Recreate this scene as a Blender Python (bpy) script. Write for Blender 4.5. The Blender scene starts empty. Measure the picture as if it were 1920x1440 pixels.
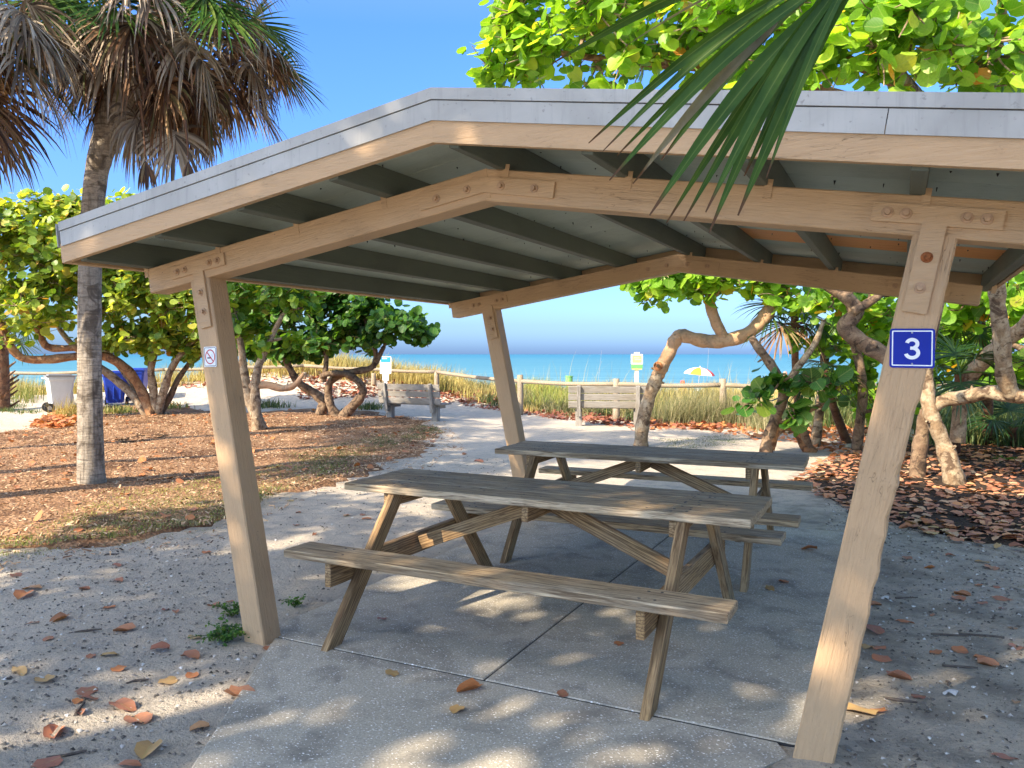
import bpy, math, random
import numpy as np
from mathutils import Matrix, Vector, Quaternion

S = bpy.context.scene
COL = S.collection
random.seed(7)
RNG = np.random.default_rng(11)
R = math.radians

# ------------------------------------------------------------------ camera
cam_d = bpy.data.cameras.new("camera")
cam = bpy.data.objects.new("camera", cam_d)
COL.objects.link(cam)
cam.location = (1.6867, -3.3595, 1.55)
cam.rotation_euler = (R(90), 0, 0.4889)
cam_d.sensor_width = 36.0
cam_d.lens = 28.90
cam_d.shift_x = 0.0457
cam_d.shift_y = -0.0292
cam_d.clip_start = 0.05
cam_d.clip_end = 20000
S.camera = cam
CAM = Vector(cam.location)
RT = Vector((0.88286, 0.46963, 0.0))     # picture right and depth, as ground directions
FW = Vector((-0.46963, 0.88286, 0.0))

# ------------------------------------------------------------------ light
SUN_EL, SUN_AZ = R(36), (-0.40, -0.917)       # direction towards the sun: behind the camera, slightly left
sun_d = bpy.data.lights.new("sun", 'SUN')
sun_d.energy = 3.8
sun_d.angle = R(0.53)
sun_d.color = (1.0, 0.86, 0.66)
sun = bpy.data.objects.new("sun", sun_d)
COL.objects.link(sun)
to_sun = Vector((SUN_AZ[0]*math.cos(SUN_EL), SUN_AZ[1]*math.cos(SUN_EL), math.sin(SUN_EL)))
sun.rotation_euler = to_sun.to_track_quat('Z', 'Y').to_euler()
sun.location = (0, -10, 20)

world = bpy.data.worlds.new("World")
S.world = world
world.use_nodes = True
wn, wl = world.node_tree.nodes, world.node_tree.links
wn.clear()
w_out = wn.new("ShaderNodeOutputWorld")
w_bg = wn.new("ShaderNodeBackground")
w_bg.inputs["Strength"].default_value = 0.15
sky = wn.new("ShaderNodeTexSky")
sky.sky_type = 'NISHITA'
sky.sun_disc = False
sky.sun_elevation = SUN_EL
sky.sun_rotation = math.atan2(SUN_AZ[0], SUN_AZ[1])
sky.air_density = 1.0
sky.dust_density = 2.4
sky.ozone_density = 1.6
# added sky tint, blue low down, warmed high up to warm the shade: the same for every direction, only by height above the horizon
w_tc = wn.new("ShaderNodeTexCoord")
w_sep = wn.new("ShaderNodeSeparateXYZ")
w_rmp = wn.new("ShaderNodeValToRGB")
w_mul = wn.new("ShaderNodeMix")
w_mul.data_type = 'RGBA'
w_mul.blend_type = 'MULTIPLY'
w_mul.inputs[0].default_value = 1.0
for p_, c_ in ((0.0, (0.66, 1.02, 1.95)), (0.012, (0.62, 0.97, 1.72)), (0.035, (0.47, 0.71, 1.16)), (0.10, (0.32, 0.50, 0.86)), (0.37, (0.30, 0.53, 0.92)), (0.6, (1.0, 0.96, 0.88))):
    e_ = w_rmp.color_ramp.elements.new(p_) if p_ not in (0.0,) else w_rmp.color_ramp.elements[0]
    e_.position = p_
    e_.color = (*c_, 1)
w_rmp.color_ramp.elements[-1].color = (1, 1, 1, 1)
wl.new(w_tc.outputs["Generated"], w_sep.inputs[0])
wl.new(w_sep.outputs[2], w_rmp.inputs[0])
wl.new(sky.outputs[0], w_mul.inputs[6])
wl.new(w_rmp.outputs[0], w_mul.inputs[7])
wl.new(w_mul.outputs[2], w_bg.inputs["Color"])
wl.new(w_bg.outputs[0], w_out.inputs["Surface"])
S.view_settings.view_transform = 'Standard'
S.view_settings.look = 'None'
S.view_settings.exposure = 1.55
S.view_settings.gamma = 1.0
S.view_settings.use_curve_mapping = False
S.render.engine = 'CYCLES'
S.cycles.use_denoising = True
S.cycles.max_bounces = 8
S.cycles.transparent_max_bounces = 8

# ------------------------------------------------------------------ materials
class Mat:
    def __init__(s, name):
        s.m = bpy.data.materials.new(name)
        s.m.use_nodes = True
        s.nt = s.m.node_tree
        s.nt.nodes.clear()
        s.out = s.nt.nodes.new("ShaderNodeOutputMaterial")
    def n(s, kind, **kw):
        nd = s.nt.nodes.new("ShaderNode" + kind)
        for k, v in kw.items():
            if k.startswith("i_"):
                key = k[2:].replace("_", " ")
                nd.inputs[key].default_value = v
            else:
                setattr(nd, k, v)
        return nd
    def l(s, a, b):
        s.nt.links.new(a, b)
    def coord(s, kind="Object", scale=(1, 1, 1), rand=True):
        tc = s.n("TexCoord")
        mp = s.n("Mapping")
        mp.inputs["Scale"].default_value = scale
        if rand:
            oi = s.n("ObjectInfo")
            va = s.n("VectorMath", operation='SCALE')
            cb = s.n("CombineXYZ")
            for k in range(3):
                s.l(oi.outputs["Random"], cb.inputs[k])
            s.l(cb.outputs[0], va.inputs[0])
            va.inputs["Scale"].default_value = 37.0
            ad = s.n("VectorMath", operation='ADD')
            s.l(tc.outputs[kind], ad.inputs[0])
            s.l(va.outputs[0], ad.inputs[1])
            s.l(ad.outputs[0], mp.inputs[0])
        else:
            s.l(tc.outputs[kind], mp.inputs[0])
        return mp.outputs[0]
    def noise(s, vec, scale, detail=4, rough=0.55, dist=0.0):
        nd = s.n("TexNoise")
        nd.inputs["Scale"].default_value = scale
        nd.inputs["Detail"].default_value = detail
        nd.inputs["Roughness"].default_value = rough
        nd.inputs["Distortion"].default_value = dist
        s.l(vec, nd.inputs["Vector"])
        return nd.outputs["Fac"]
    def voro(s, vec, scale, feature='F1', out="Distance"):
        nd = s.n("TexVoronoi", feature=feature)
        nd.inputs["Scale"].default_value = scale
        s.l(vec, nd.inputs["Vector"])
        return nd.outputs[out]
    def ramp(s, fac, stops, interp='LINEAR'):
        r = s.n("ValToRGB")
        cr = r.color_ramp
        cr.interpolation = interp
        while len(cr.elements) < len(stops):
            cr.elements.new(0.5)
        for e, (p, c) in zip(cr.elements, stops):
            e.position = p
            e.color = (*c, 1) if len(c) == 3 else c
        s.l(fac, r.inputs[0])
        return r.outputs[0]
    def rng(s, fac, a, b, c=0.0, d=1.0):
        m = s.n("MapRange")
        m.inputs[1].default_value, m.inputs[2].default_value = a, b
        m.inputs[3].default_value, m.inputs[4].default_value = c, d
        s.l(fac, m.inputs[0])
        return m.outputs[0]
    def mix(s, fac, a, b, mode='MIX'):
        m = s.n("Mix", data_type='RGBA', blend_type=mode)
        if isinstance(fac, (int, float)):
            m.inputs[0].default_value = fac
        else:
            s.l(fac, m.inputs[0])
        for v, k in ((a, 6), (b, 7)):
            if isinstance(v, tuple):
                m.inputs[k].default_value = (*v, 1)
            else:
                s.l(v, m.inputs[k])
        return m.outputs[2]
    def math(s, op, a, b=None):
        m = s.n("Math", operation=op)
        for v, k in ((a, 0), (b, 1)):
            if v is None:
                continue
            if isinstance(v, (int, float)):
                m.inputs[k].default_value = v
            else:
                s.l(v, m.inputs[k])
        return m.outputs[0]
    def bump(s, h, strength=0.3, dist=0.01, prev=None):
        b = s.n("Bump")
        b.inputs["Strength"].default_value = strength
        b.inputs["Distance"].default_value = dist
        s.l(h, b.inputs["Height"])
        if prev is not None:
            s.l(prev, b.inputs["Normal"])
        return b.outputs[0]
    def bsdf(s, color, rough=0.8, normal=None, spec=0.3, metal=0.0, trans=None, tfac=0.3):
        p = s.n("BsdfPrincipled")
        if isinstance(color, tuple):
            p.inputs["Base Color"].default_value = (*color, 1)
        else:
            s.l(color, p.inputs["Base Color"])
        if isinstance(rough, (int, float)):
            p.inputs["Roughness"].default_value = rough
        else:
            s.l(rough, p.inputs["Roughness"])
        p.inputs["Specular IOR Level"].default_value = spec
        p.inputs["Metallic"].default_value = metal
        if normal is not None:
            s.l(normal, p.inputs["Normal"])
        if trans is not None:
            t = s.n("BsdfTranslucent")
            if isinstance(trans, tuple):
                t.inputs[0].default_value = (*trans, 1)
            else:
                s.l(trans, t.inputs[0])
            mx = s.n("MixShader")
            mx.inputs[0].default_value = tfac
            s.l(p.outputs[0], mx.inputs[1])
            s.l(t.outputs[0], mx.inputs[2])
            s.l(mx.outputs[0], s.out.inputs[0])
        else:
            s.l(p.outputs[0], s.out.inputs[0])
        return s.m
    def rand(s):
        """one random number per leaf, whether the leaf is an object or an island of a joined mesh"""
        oi = s.n("ObjectInfo")
        g = s.n("NewGeometry")
        a = s.math('MULTIPLY', g.outputs["Random Per Island"], 7.31)
        b = s.math('ADD', oi.outputs["Random"], a)
        return s.math('FRACT', b)

def painted_wood(name, base, dark, grain=0.5, stains=0.5):
    m = Mat(name)
    v = m.coord("Object", (1.2, 14, 14))
    g = m.noise(v, 6, 6, 0.6, 0.6)
    v2 = m.coord("Object", (1, 1, 1))
    blot = m.noise(v2, 2.2, 4, 0.6)
    v3 = m.coord("Object", (0.8, 9, 9))
    crack = m.noise(v3, 3.3, 3, 0.5, 1.4)
    cr = m.rng(m.math('ABSOLUTE', m.math('SUBTRACT', crack, 0.5)), 0.0, 0.006, 1.0, 0.0)
    cr = m.math('MULTIPLY', cr, m.rng(blot, 0.50, 0.62))
    col = m.mix(m.rng(g, 0.35, 0.7, 0, 0.30), base, dark)
    col = m.mix(m.rng(blot, 0.5, 0.8, 0, stains), col, tuple(c*0.72 for c in base))
    v4 = m.coord("Object", (1, 1, 1))
    dirt = m.rng(m.noise(v4, 34, 5, 0.7), 0.62, 0.74)
    col = m.mix(m.math('MULTIPLY', dirt, 0.35), col, tuple(c*0.45 for c in dark))
    col = m.mix(m.math('MULTIPLY', cr, 0.8), col, tuple(c*0.3 for c in dark))
    h = m.math('SUBTRACT', m.math('MULTIPLY', g, grain), cr)
    fine = m.noise(m.coord("Object", (5, 50, 50)), 5, 4, 0.65)
    col = m.mix(m.rng(fine, 0.56, 0.74, 0, 0.25), col, dark)
    spot = m.rng(m.voro(m.coord("Object", (1, 1, 1)), 7.5), 0.015, 0.035, 0.7, 0.0)
    col = m.mix(spot, col, tuple(c*0.25 for c in dark))
    nb = m.bump(m.math('ADD', h, m.math('MULTIPLY', fine, 0.5)), 0.6, 0.007)
    return m.bsdf(col, 0.6, nb, 0.3)

def weathered_wood(name, grey, tan, dark, tanamt=0.5, mott=0.5):
    m = Mat(name)
    v = m.coord("Object", (0.9, 16, 16))
    g = m.noise(v, 5, 7, 0.62, 0.9)
    vr = m.coord("Object", (0.35, 6.5, 6.5))
    rings = m.n("TexWave", wave_type='BANDS', bands_direction='Y')
    rings.inputs["Scale"].default_value = 3.2
    rings.inputs["Distortion"].default_value = 5.0
    rings.inputs["Detail"].default_value = 3
    rings.inputs["Detail Scale"].default_value = 1.2
    m.l(vr, rings.inputs["Vector"])
    v2 = m.coord("Object", (0.6, 2.0, 2.0))
    blot = m.noise(v2, 2.6, 5, 0.65)
    col = m.mix(m.rng(blot, 0.5-0.3*tanamt, 0.62), grey, tan)
    col = m.mix(m.rng(g, 0.46, 0.62, 0, mott), col, dark)
    col = m.mix(m.rng(rings.outputs["Fac"], 0.60, 0.92, 0, 0.60), col, tuple(c*0.9 for c in dark))
    v3 = m.coord("Object", (1, 1, 1))
    knot = m.rng(m.voro(m.coord("Object", (1.3, 5, 5)), 1.15), 0.0, 0.10, 0.75, 0.0)
    col = m.mix(knot, col, tuple(c*0.55 for c in dark))
    fine = m.noise(m.coord("Object", (3, 60, 60)), 6, 3, 0.6)
    col = m.mix(m.rng(fine, 0.56, 0.72, 0, 0.45), col, tuple(c*0.5 for c in dark))
    h = m.math('ADD', m.math('MULTIPLY', g, 0.7), m.math('MULTIPLY', fine, 0.6))
    return m.bsdf(col, 0.82, m.bump(h, 0.55, 0.006), 0.22)

M = {}
M['tan'] = painted_wood("tan_painted_wood", (0.53, 0.345, 0.19), (0.40, 0.25, 0.13), 1.4, 0.6)
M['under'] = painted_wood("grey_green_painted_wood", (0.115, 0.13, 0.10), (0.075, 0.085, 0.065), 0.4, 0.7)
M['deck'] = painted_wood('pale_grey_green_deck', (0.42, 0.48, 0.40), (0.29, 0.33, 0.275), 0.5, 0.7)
M['orange'] = painted_wood("bare_orange_board", (0.80, 0.34, 0.10), (0.50, 0.18, 0.06), 0.8, 0.5)
M['table'] = weathered_wood("weathered_table_top", (0.60, 0.48, 0.325), (0.55, 0.39, 0.22), (0.13, 0.085, 0.05), 0.40, 0.85)
M['frame'] = weathered_wood("treated_frame_wood", (0.46, 0.315, 0.175), (0.43, 0.265, 0.12), (0.11, 0.06, 0.03), 0.5, 0.8)
M['bench'] = weathered_wood("grey_bench_wood", (0.34, 0.32, 0.29), (0.30, 0.27, 0.22), (0.15, 0.13, 0.11), 0.2, 0.6)
M['fence'] = weathered_wood("bleached_fence_wood", (0.38, 0.33, 0.26), (0.35, 0.275, 0.185), (0.18, 0.145, 0.10), 0.5, 0.5)

def simple(name, col, rough=0.5, spec=0.4, metal=0.0, var=0.0, bump=0.0, scale=8):
    m = Mat(name)
    v = m.coord()
    n = m.noise(v, scale, 5, 0.6)
    c = m.mix(m.rng(n, 0.35, 0.75, 0, 1), tuple(x*(1+var) for x in col), tuple(x*(1-var) for x in col))
    nb = m.bump(n, bump, 0.01) if bump else None
    return m.bsdf(c, rough, nb, spec, metal)

M['metal'] = simple("painted_metal_flashing", (0.36, 0.365, 0.355), 0.5, 0.3, 0.0, 0.14, 0.05, 3)
def m_flashing():
    m = Mat("weathered_metal_flashing")
    st = m.noise(m.coord("Object", (16, 16, 1.2), False), 2.2, 5, 0.65)
    bl = m.noise(m.coord("Object", (1, 1, 1), False), 2.0, 5, 0.6, 0.8)
    sc = m.noise(m.coord("Object", (1, 1, 1), False), 45, 3, 0.6)
    col = m.mix(m.rng(bl, 0.38, 0.66), (0.43, 0.415, 0.38), (0.335, 0.325, 0.30))
    col = m.mix(m.rng(st, 0.54, 0.72, 0, 0.4), col, (0.20, 0.195, 0.18))
    col = m.mix(m.rng(sc, 0.64, 0.72, 0, 0.5), col, (0.16, 0.15, 0.14))
    return m.bsdf(col, m.rng(bl, 0.3, 0.7, 0.38, 0.6), m.bump(bl, 0.12, 0.02), 0.35)
M['metal'] = m_flashing()
M['rust'] = simple("rusty_bolt", (0.27, 0.09, 0.03), 0.85, 0.2, 0, 0.5, 0.3, 70)
M['gap'] = simple("dark_gap", (0.03, 0.03, 0.03), 0.8)
M['roof'] = simple("roof_sheet_metal", (0.5, 0.52, 0.55), 0.45, 0.5)
M['bolt'] = simple("tan_painted_bolt", (0.40, 0.245, 0.135), 0.55, 0.4, 0, 0.2, 0.1, 60)
M['nail'] = simple("dark_nail", (0.03, 0.028, 0.026), 0.6)
M['blue'] = simple("blue_sign_paint", (0.006, 0.022, 0.30), 0.5, 0.2, 0, 0.08)
M['white'] = simple("white_sign_paint", (0.80, 0.81, 0.82), 0.4, 0.4, 0, 0.03)
M['black'] = simple("black_print", (0.015, 0.015, 0.015), 0.5)
M['red'] = simple("red_print", (0.52, 0.035, 0.03), 0.5)
M['screw'] = simple("steel_screw", (0.35, 0.36, 0.36), 0.4, 0.5, 0.6)
M['yellow'] = simple("yellow_sign_paint", (0.80, 0.66, 0.20), 0.5, 0.3, 0, 0.06)
M['cream'] = simple("cream_sign_paint", (0.82, 0.76, 0.50), 0.5, 0.3, 0, 0.06)
M['green_paint'] = simple("green_sign_paint", (0.16, 0.42, 0.14), 0.5, 0.3, 0, 0.06)
M['sky_blue'] = simple("light_blue_print", (0.04, 0.36, 0.65), 0.5)
M['grey_print'] = simple("grey_print", (0.35, 0.38, 0.42), 0.6)
M['pale_plastic'] = simple("pale_grey_plastic", (0.62, 0.66, 0.66), 0.45, 0.4, 0, 0.06)
M['grey_lid'] = simple("grey_lid_plastic", (0.25, 0.25, 0.26), 0.5, 0.4)
M['blue_plastic'] = simple("blue_plastic", (0.012, 0.045, 0.36), 0.4, 0.45, 0, 0.1)
M['rubber'] = simple("dark_rubber", (0.025, 0.025, 0.025), 0.7)
M['orange_cloth'] = simple("orange_cloth", (0.80, 0.33, 0.03), 0.8)
M['white_cloth'] = simple("white_cloth", (0.80, 0.78, 0.74), 0.8)
M['red_cloth'] = simple("red_cloth", (0.70, 0.07, 0.06), 0.8)
M['skin'] = simple("skin", (0.50, 0.23, 0.16), 0.6)
M['shell'] = simple("white_shell", (0.75, 0.72, 0.68), 0.45, 0.5, 0, 0.1)
M['twig'] = simple("dry_twig", (0.10, 0.08, 0.065), 0.85, 0.2, 0, 0.4, 0.3, 40)

def m_sand(name, k, dirt):
    m = Mat(name)
    v = m.coord("Object", rand=False)
    big = m.noise(v, 0.55, 5, 0.6)
    mid = m.noise(v, 5.5, 6, 0.62)
    fine = m.noise(v, 60, 5, 0.7)
    vf = m.noise(v, 240, 2, 0.6)
    col = m.mix(m.rng(big, 0.35, 0.65), tuple(k*c for c in (0.73, 0.625, 0.49)), tuple(k*c for c in (0.64, 0.55, 0.43)))
    col = m.mix(m.rng(mid, 0.48, 0.70, 0, 0.6), col, tuple(k*c for c in (0.36, 0.335, 0.30)))
    if dirt:
        col = m.mix(m.rng(m.noise(v, 2.3, 6, 0.68), 0.45, 0.60, 0, 0.6), col, (0.22, 0.19, 0.15))
    col = m.mix(m.rng(fine, 0.50, 0.70, 0, 0.55), col, (0.26, 0.245, 0.23))
    col = m.mix(m.rng(vf, 0.60, 0.72, 0, 0.6), col, (0.09, 0.08, 0.07))
    col = m.mix(m.rng(m.voro(v, 95), 0.0, 0.16, 0.85, 0.0), col, (0.66, 0.64, 0.60))
    h = m.math('ADD', m.math('MULTIPLY', mid, 1.0), m.math('MULTIPLY', fine, 0.5))
    nb = m.bump(h, 0.95, 0.045)
    nb = m.bump(vf, 0.35, 0.006, nb)
    return m.bsdf(col, 0.95, nb, 0.12)
M['sand'] = m_sand('pale_beach_sand', 0.95, False)
M['soil_sand'] = m_sand('grey_sandy_soil', 0.92, True)

def m_mulch(name, a, b, c, grass=0.0):
    m = Mat(name)
    v = m.coord("Object", rand=False)
    n1 = m.noise(v, 1.1, 5, 0.6)
    ch = m.voro(v, 30, out="Color")
    sep = m.n("SeparateColor")
    m.l(ch, sep.inputs[0])
    n2 = m.noise(v, 22, 6, 0.7)
    col = m.mix(m.rng(sep.outputs[0], 0.1, 0.9), a, b)
    col = m.mix(m.rng(n2, 0.48, 0.68, 0, 0.75), col, c)
    col = m.mix(m.rng(n1, 0.46, 0.62, 0, 0.8), col, tuple(x*1.25 for x in c))
    h = m.math('ADD', n2, m.voro(v, 30))
    return m.bsdf(col, 0.95, m.bump(h, 0.8, 0.03), 0.1)
M['mulch'] = m_mulch("brown_bark_mulch", (0.43, 0.26, 0.145), (0.29, 0.155, 0.08), (0.09, 0.046, 0.026))
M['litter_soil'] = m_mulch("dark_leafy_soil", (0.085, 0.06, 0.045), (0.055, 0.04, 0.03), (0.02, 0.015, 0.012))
M['weedy_soil'] = m_mulch("weedy_soil", (0.22, 0.19, 0.08), (0.16, 0.15, 0.05), (0.08, 0.07, 0.03))

def m_concrete():
    m = Mat("shell_concrete")
    v = m.coord("Object", rand=False)
    big = m.noise(v, 0.9, 5, 0.6)
    mid = m.noise(v, 3.2, 6, 0.65, 0.6)
    fine = m.noise(v, 90, 4, 0.7)
    col = m.mix(m.rng(big, 0.3, 0.7), (0.53, 0.465, 0.36), (0.43, 0.38, 0.295))
    col = m.mix(m.rng(mid, 0.47, 0.66, 0, 0.7), col, (0.17, 0.155, 0.13))
    col = m.mix(m.rng(fine, 0.45, 0.7, 0, 0.7), col, (0.18, 0.17, 0.15))
    d = m.noise(v, 7, 2)
    for sc, th, mx in ((60, 0.22, 0.9), (26, 0.165, 1.0), (17, 0.10, 1.0)):
        vv = m.n("VectorMath", operation='MULTIPLY')
        vv.inputs[1].default_value = (1.0, 1.7, 1.0)
        m.l(v, vv.inputs[0])
        sp = m.rng(m.voro(vv.outputs[0], sc), th*0.6, th, mx, 0.0)
        col = m.mix(sp, col, (0.90, 0.88, 0.82))
    vd = m.voro(v, 14)
    col = m.mix(m.rng(vd, 0.03, 0.05, 0.8, 0.0), col, (0.05, 0.045, 0.04))
    nb = m.bump(fine, 0.4, 0.005)
    nb = m.bump(mid, 0.25, 0.01, nb)
    return m.bsdf(col, 0.86, nb, 0.25)
M['concrete'] = m_concrete()

def m_leaf(name, stops, trans_gain=1.5, tfac=0.35, vein=True, rough=0.42):
    m = Mat(name)
    r = m.rand()
    base = m.ramp(r, stops)
    tc = m.n("TexCoord")
    sep = m.n("SeparateXYZ")
    m.l(tc.outputs["UV"], sep.inputs[0])
    x = m.math('ABSOLUTE', m.math('SUBTRACT', sep.outputs[0], 0.5))
    y = sep.outputs[1]
    mid = m.rng(x, 0.012, 0.035, 1.0, 0.0)
    ph = m.math('SUBTRACT', m.math('MULTIPLY', y, 6.0), m.math('MULTIPLY', x, 6.5))
    lat = m.rng(m.math('ABSOLUTE', m.math('SUBTRACT', m.math('FRACT', ph), 0.5)), 0.0, 0.08, 0.7, 0.0)
    ve = m.math('MAXIMUM', mid, lat)
    nz = m.noise(m.coord("Object", rand=True), 9, 4, 0.6)
    col = m.mix(m.rng(nz, 0.45, 0.75, 0, 0.35), base, tuple(c*0.8 for c in stops[0][1]))
    if vein:
        col = m.mix(m.math('MULTIPLY', ve, 0.32), col, (0.42, 0.46, 0.16))
    tr = m.n("VectorMath", operation='MULTIPLY')
    tr.inputs[1].default_value = (trans_gain*1.25, trans_gain*1.1, trans_gain*0.35)
    m.l(col, tr.inputs[0])
    nb = m.bump(ve, 0.15, 0.004)
    return m.bsdf(col, rough, nb, 0.4, trans=tr.outputs[0], tfac=tfac)
M['leaf_bright'] = m_leaf("bright_sea_grape_leaf", [(0.0, (0.055, 0.15, 0.015)), (0.25, (0.13, 0.27, 0.025)), (0.6, (0.20, 0.39, 0.03)), (0.95, (0.34, 0.50, 0.05)), (0.985, (0.44, 0.38, 0.05)), (1.0, (0.50, 0.20, 0.04))], 2.0, 0.45)
M['leaf_sunny'] = m_leaf('sunny_yellow_green_sea_grape_leaf', [(0.0, (0.05, 0.12, 0.015)), (0.22, (0.13, 0.235, 0.03)), (0.55, (0.27, 0.375, 0.05)), (0.9, (0.42, 0.47, 0.08)), (0.97, (0.48, 0.40, 0.07)), (1.0, (0.42, 0.19, 0.05))], 1.8, 0.42)
M['leaf_mid'] = m_leaf("mid_green_sea_grape_leaf", [(0.0, (0.035, 0.11, 0.012)), (0.35, (0.09, 0.215, 0.02)), (0.75, (0.20, 0.34, 0.03)), (0.97, (0.30, 0.38, 0.045)), (1.0, (0.42, 0.22, 0.04))], 1.8, 0.40)
M['leaf_dark'] = m_leaf("deep_green_sea_grape_leaf", [(0.0, (0.018, 0.07, 0.012)), (0.5, (0.04, 0.14, 0.018)), (0.9, (0.10, 0.23, 0.025)), (1.0, (0.22, 0.28, 0.04))], 1.7, 0.36)
M['leaf_dead'] = m_leaf("dry_fallen_leaf", [(0.0, (0.27, 0.105, 0.06)), (0.3, (0.38, 0.16, 0.09)), (0.55, (0.46, 0.21, 0.11)), (0.8, (0.34, 0.13, 0.085)), (1.0, (0.50, 0.28, 0.14))], 1.0, 0.12, True, 0.6)
M['leaf_litter'] = m_leaf("leaf_litter", [(0.0, (0.22, 0.085, 0.045)), (0.22, (0.44, 0.18, 0.095)), (0.5, (0.60, 0.28, 0.14)), (0.68, (0.34, 0.15, 0.095)), (0.86, (0.60, 0.40, 0.24)), (1.0, (0.62, 0.26, 0.09))], 1.0, 0.10, False, 0.65)
M['leaf_red'] = m_leaf("red_leaf_litter", [(0.0, (0.17, 0.055, 0.035)), (0.4, (0.36, 0.125, 0.07)), (0.8, (0.26, 0.09, 0.055)), (1.0, (0.48, 0.22, 0.10))], 1.0, 0.10, False, 0.65)
M['leaf_yellow'] = m_leaf("tan_fallen_leaf", [(0.0, (0.46, 0.27, 0.10)), (0.5, (0.52, 0.33, 0.14)), (1.0, (0.58, 0.40, 0.17))], 1.0, 0.12, True, 0.6)
M['leaf_orange'] = m_leaf("orange_fallen_leaf", [(0.0, (0.47, 0.15, 0.05)), (0.5, (0.52, 0.20, 0.07)), (1.0, (0.45, 0.17, 0.09))], 1.0, 0.12, True, 0.6)
M['frond_green'] = m_leaf("green_palm_frond", [(0.0, (0.035, 0.095, 0.018)), (0.6, (0.06, 0.14, 0.024)), (1.0, (0.13, 0.19, 0.035))], 1.3, 0.25, False, 0.35)
M['frond_dark'] = m_leaf("dark_palmetto_frond", [(0.0, (0.018, 0.055, 0.016)), (0.7, (0.035, 0.09, 0.022)), (1.0, (0.08, 0.13, 0.03))], 1.0, 0.2, False, 0.35)
M['frond_dead'] = m_leaf("dead_grey_palm_frond", [(0.0, (0.075, 0.052, 0.036)), (0.35, (0.24, 0.18, 0.125)), (0.7, (0.42, 0.34, 0.25)), (0.9, (0.56, 0.49, 0.39)), (1.0, (0.25, 0.12, 0.055))], 0.8, 0.12, False, 0.7)
M['frond_brown'] = m_leaf("dead_red_brown_palm_frond", [(0.0, (0.05, 0.026, 0.016)), (0.5, (0.17, 0.08, 0.038)), (0.85, (0.32, 0.19, 0.10)), (1.0, (0.12, 0.13, 0.04))], 0.9, 0.12, False, 0.7)
M['grass_gold'] = m_leaf("golden_dune_grass", [(0.0, (0.42, 0.33, 0.11)), (0.5, (0.52, 0.42, 0.16)), (1.0, (0.34, 0.33, 0.09))], 1.0, 0.25, False, 0.7)
M['grass_green'] = m_leaf("green_dune_grass", [(0.0, (0.12, 0.17, 0.045)), (0.5, (0.24, 0.27, 0.07)), (0.8, (0.36, 0.33, 0.11)), (1.0, (0.40, 0.31, 0.14))], 1.0, 0.25, False, 0.7)
M['grass_dark'] = m_leaf("dark_strap_grass", [(0.0, (0.04, 0.09, 0.025)), (0.6, (0.10, 0.15, 0.04)), (1.0, (0.25, 0.24, 0.08))], 1.0, 0.2, False, 0.6)
M['grass_lime'] = m_leaf('lime_short_grass', [(0.0, (0.20, 0.28, 0.05)), (0.6, (0.34, 0.40, 0.08)), (1.0, (0.48, 0.43, 0.12))], 1.0, 0.25, False, 0.7)
M['grass_olive'] = m_leaf('olive_dune_grass', [(0.0, (0.10, 0.125, 0.05)), (0.4, (0.20, 0.205, 0.085)), (0.75, (0.32, 0.29, 0.15)), (1.0, (0.42, 0.36, 0.22))], 1.0, 0.2, False, 0.7)
M['chips'] = m_leaf("mulch_chips", [(0.0, (0.10, 0.047, 0.026)), (0.22, (0.34, 0.18, 0.09)), (0.55, (0.53, 0.34, 0.19)), (0.85, (0.64, 0.47, 0.30)), (1.0, (0.34, 0.14, 0.065))], 1.0, 0.03, False, 0.85)
M['crumbs'] = m_leaf("sand_crumbs", [(0.0, (0.075, 0.065, 0.055)), (0.35, (0.17, 0.15, 0.125)), (0.7, (0.36, 0.32, 0.28)), (1.0, (0.78, 0.76, 0.72))], 1.0, 0.02, False, 0.8)

def m_bark(name, pale, tan, dark, sc=6.0, rings=False):
    m = Mat(name)
    v = m.coord("Object")
    a = m.noise(v, sc, 5, 0.6, 0.6)
    b = m.noise(v, sc*4.5, 5, 0.65)
    col = m.mix(m.rng(a, 0.40, 0.56), pale, tan)
    col = m.mix(m.rng(m.noise(v, sc*0.8, 4, 0.6, 1.0), 0.53, 0.62), col, dark)
    col = m.mix(m.rng(b, 0.5, 0.72, 0, 0.6), col, tuple(x*0.5 for x in dark))
    h = m.math('ADD', a, m.math('MULTIPLY', b, 0.5))
    if rings:
        vr = m.coord("Object", (1.2, 1.2, 14))
        rg = m.noise(vr, 3.2, 5, 0.65, 0.3)
        col = m.mix(m.rng(rg, 0.51, 0.64, 0, 0.68), col, tuple(x*0.6 for x in dark))
        vs = m.coord("Object", (9, 9, 0.8))
        st = m.noise(vs, 3.0, 4, 0.6)
        col = m.mix(m.rng(st, 0.52, 0.66, 0, 0.6), col, tuple(x*0.6 for x in dark))
        h = m.math('ADD', rg, m.math('MULTIPLY', st, 0.7))
    return m.bsdf(col, 0.85, m.bump(h, 0.75, 0.025), 0.18)
M['bark'] = m_bark("sea_grape_bark", (0.42, 0.33, 0.22), (0.27, 0.185, 0.11), (0.115, 0.075, 0.048), 8.0)
M['bark_red'] = m_bark("red_brown_sea_grape_bark", (0.38, 0.22, 0.11), (0.29, 0.135, 0.06), (0.13, 0.065, 0.038), 7.0)
M['bark_warm'] = m_bark("smooth_orange_tan_bark", (0.52, 0.33, 0.19), (0.48, 0.28, 0.15), (0.36, 0.24, 0.15), 4)
M['bark_dark'] = m_bark("dark_sea_grape_bark", (0.27, 0.19, 0.12), (0.17, 0.11, 0.07), (0.07, 0.048, 0.034), 8.0)
M['cut'] = m_bark("sawn_branch_end", (0.42, 0.18, 0.075), (0.36, 0.15, 0.06), (0.28, 0.11, 0.05), 14)
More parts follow.
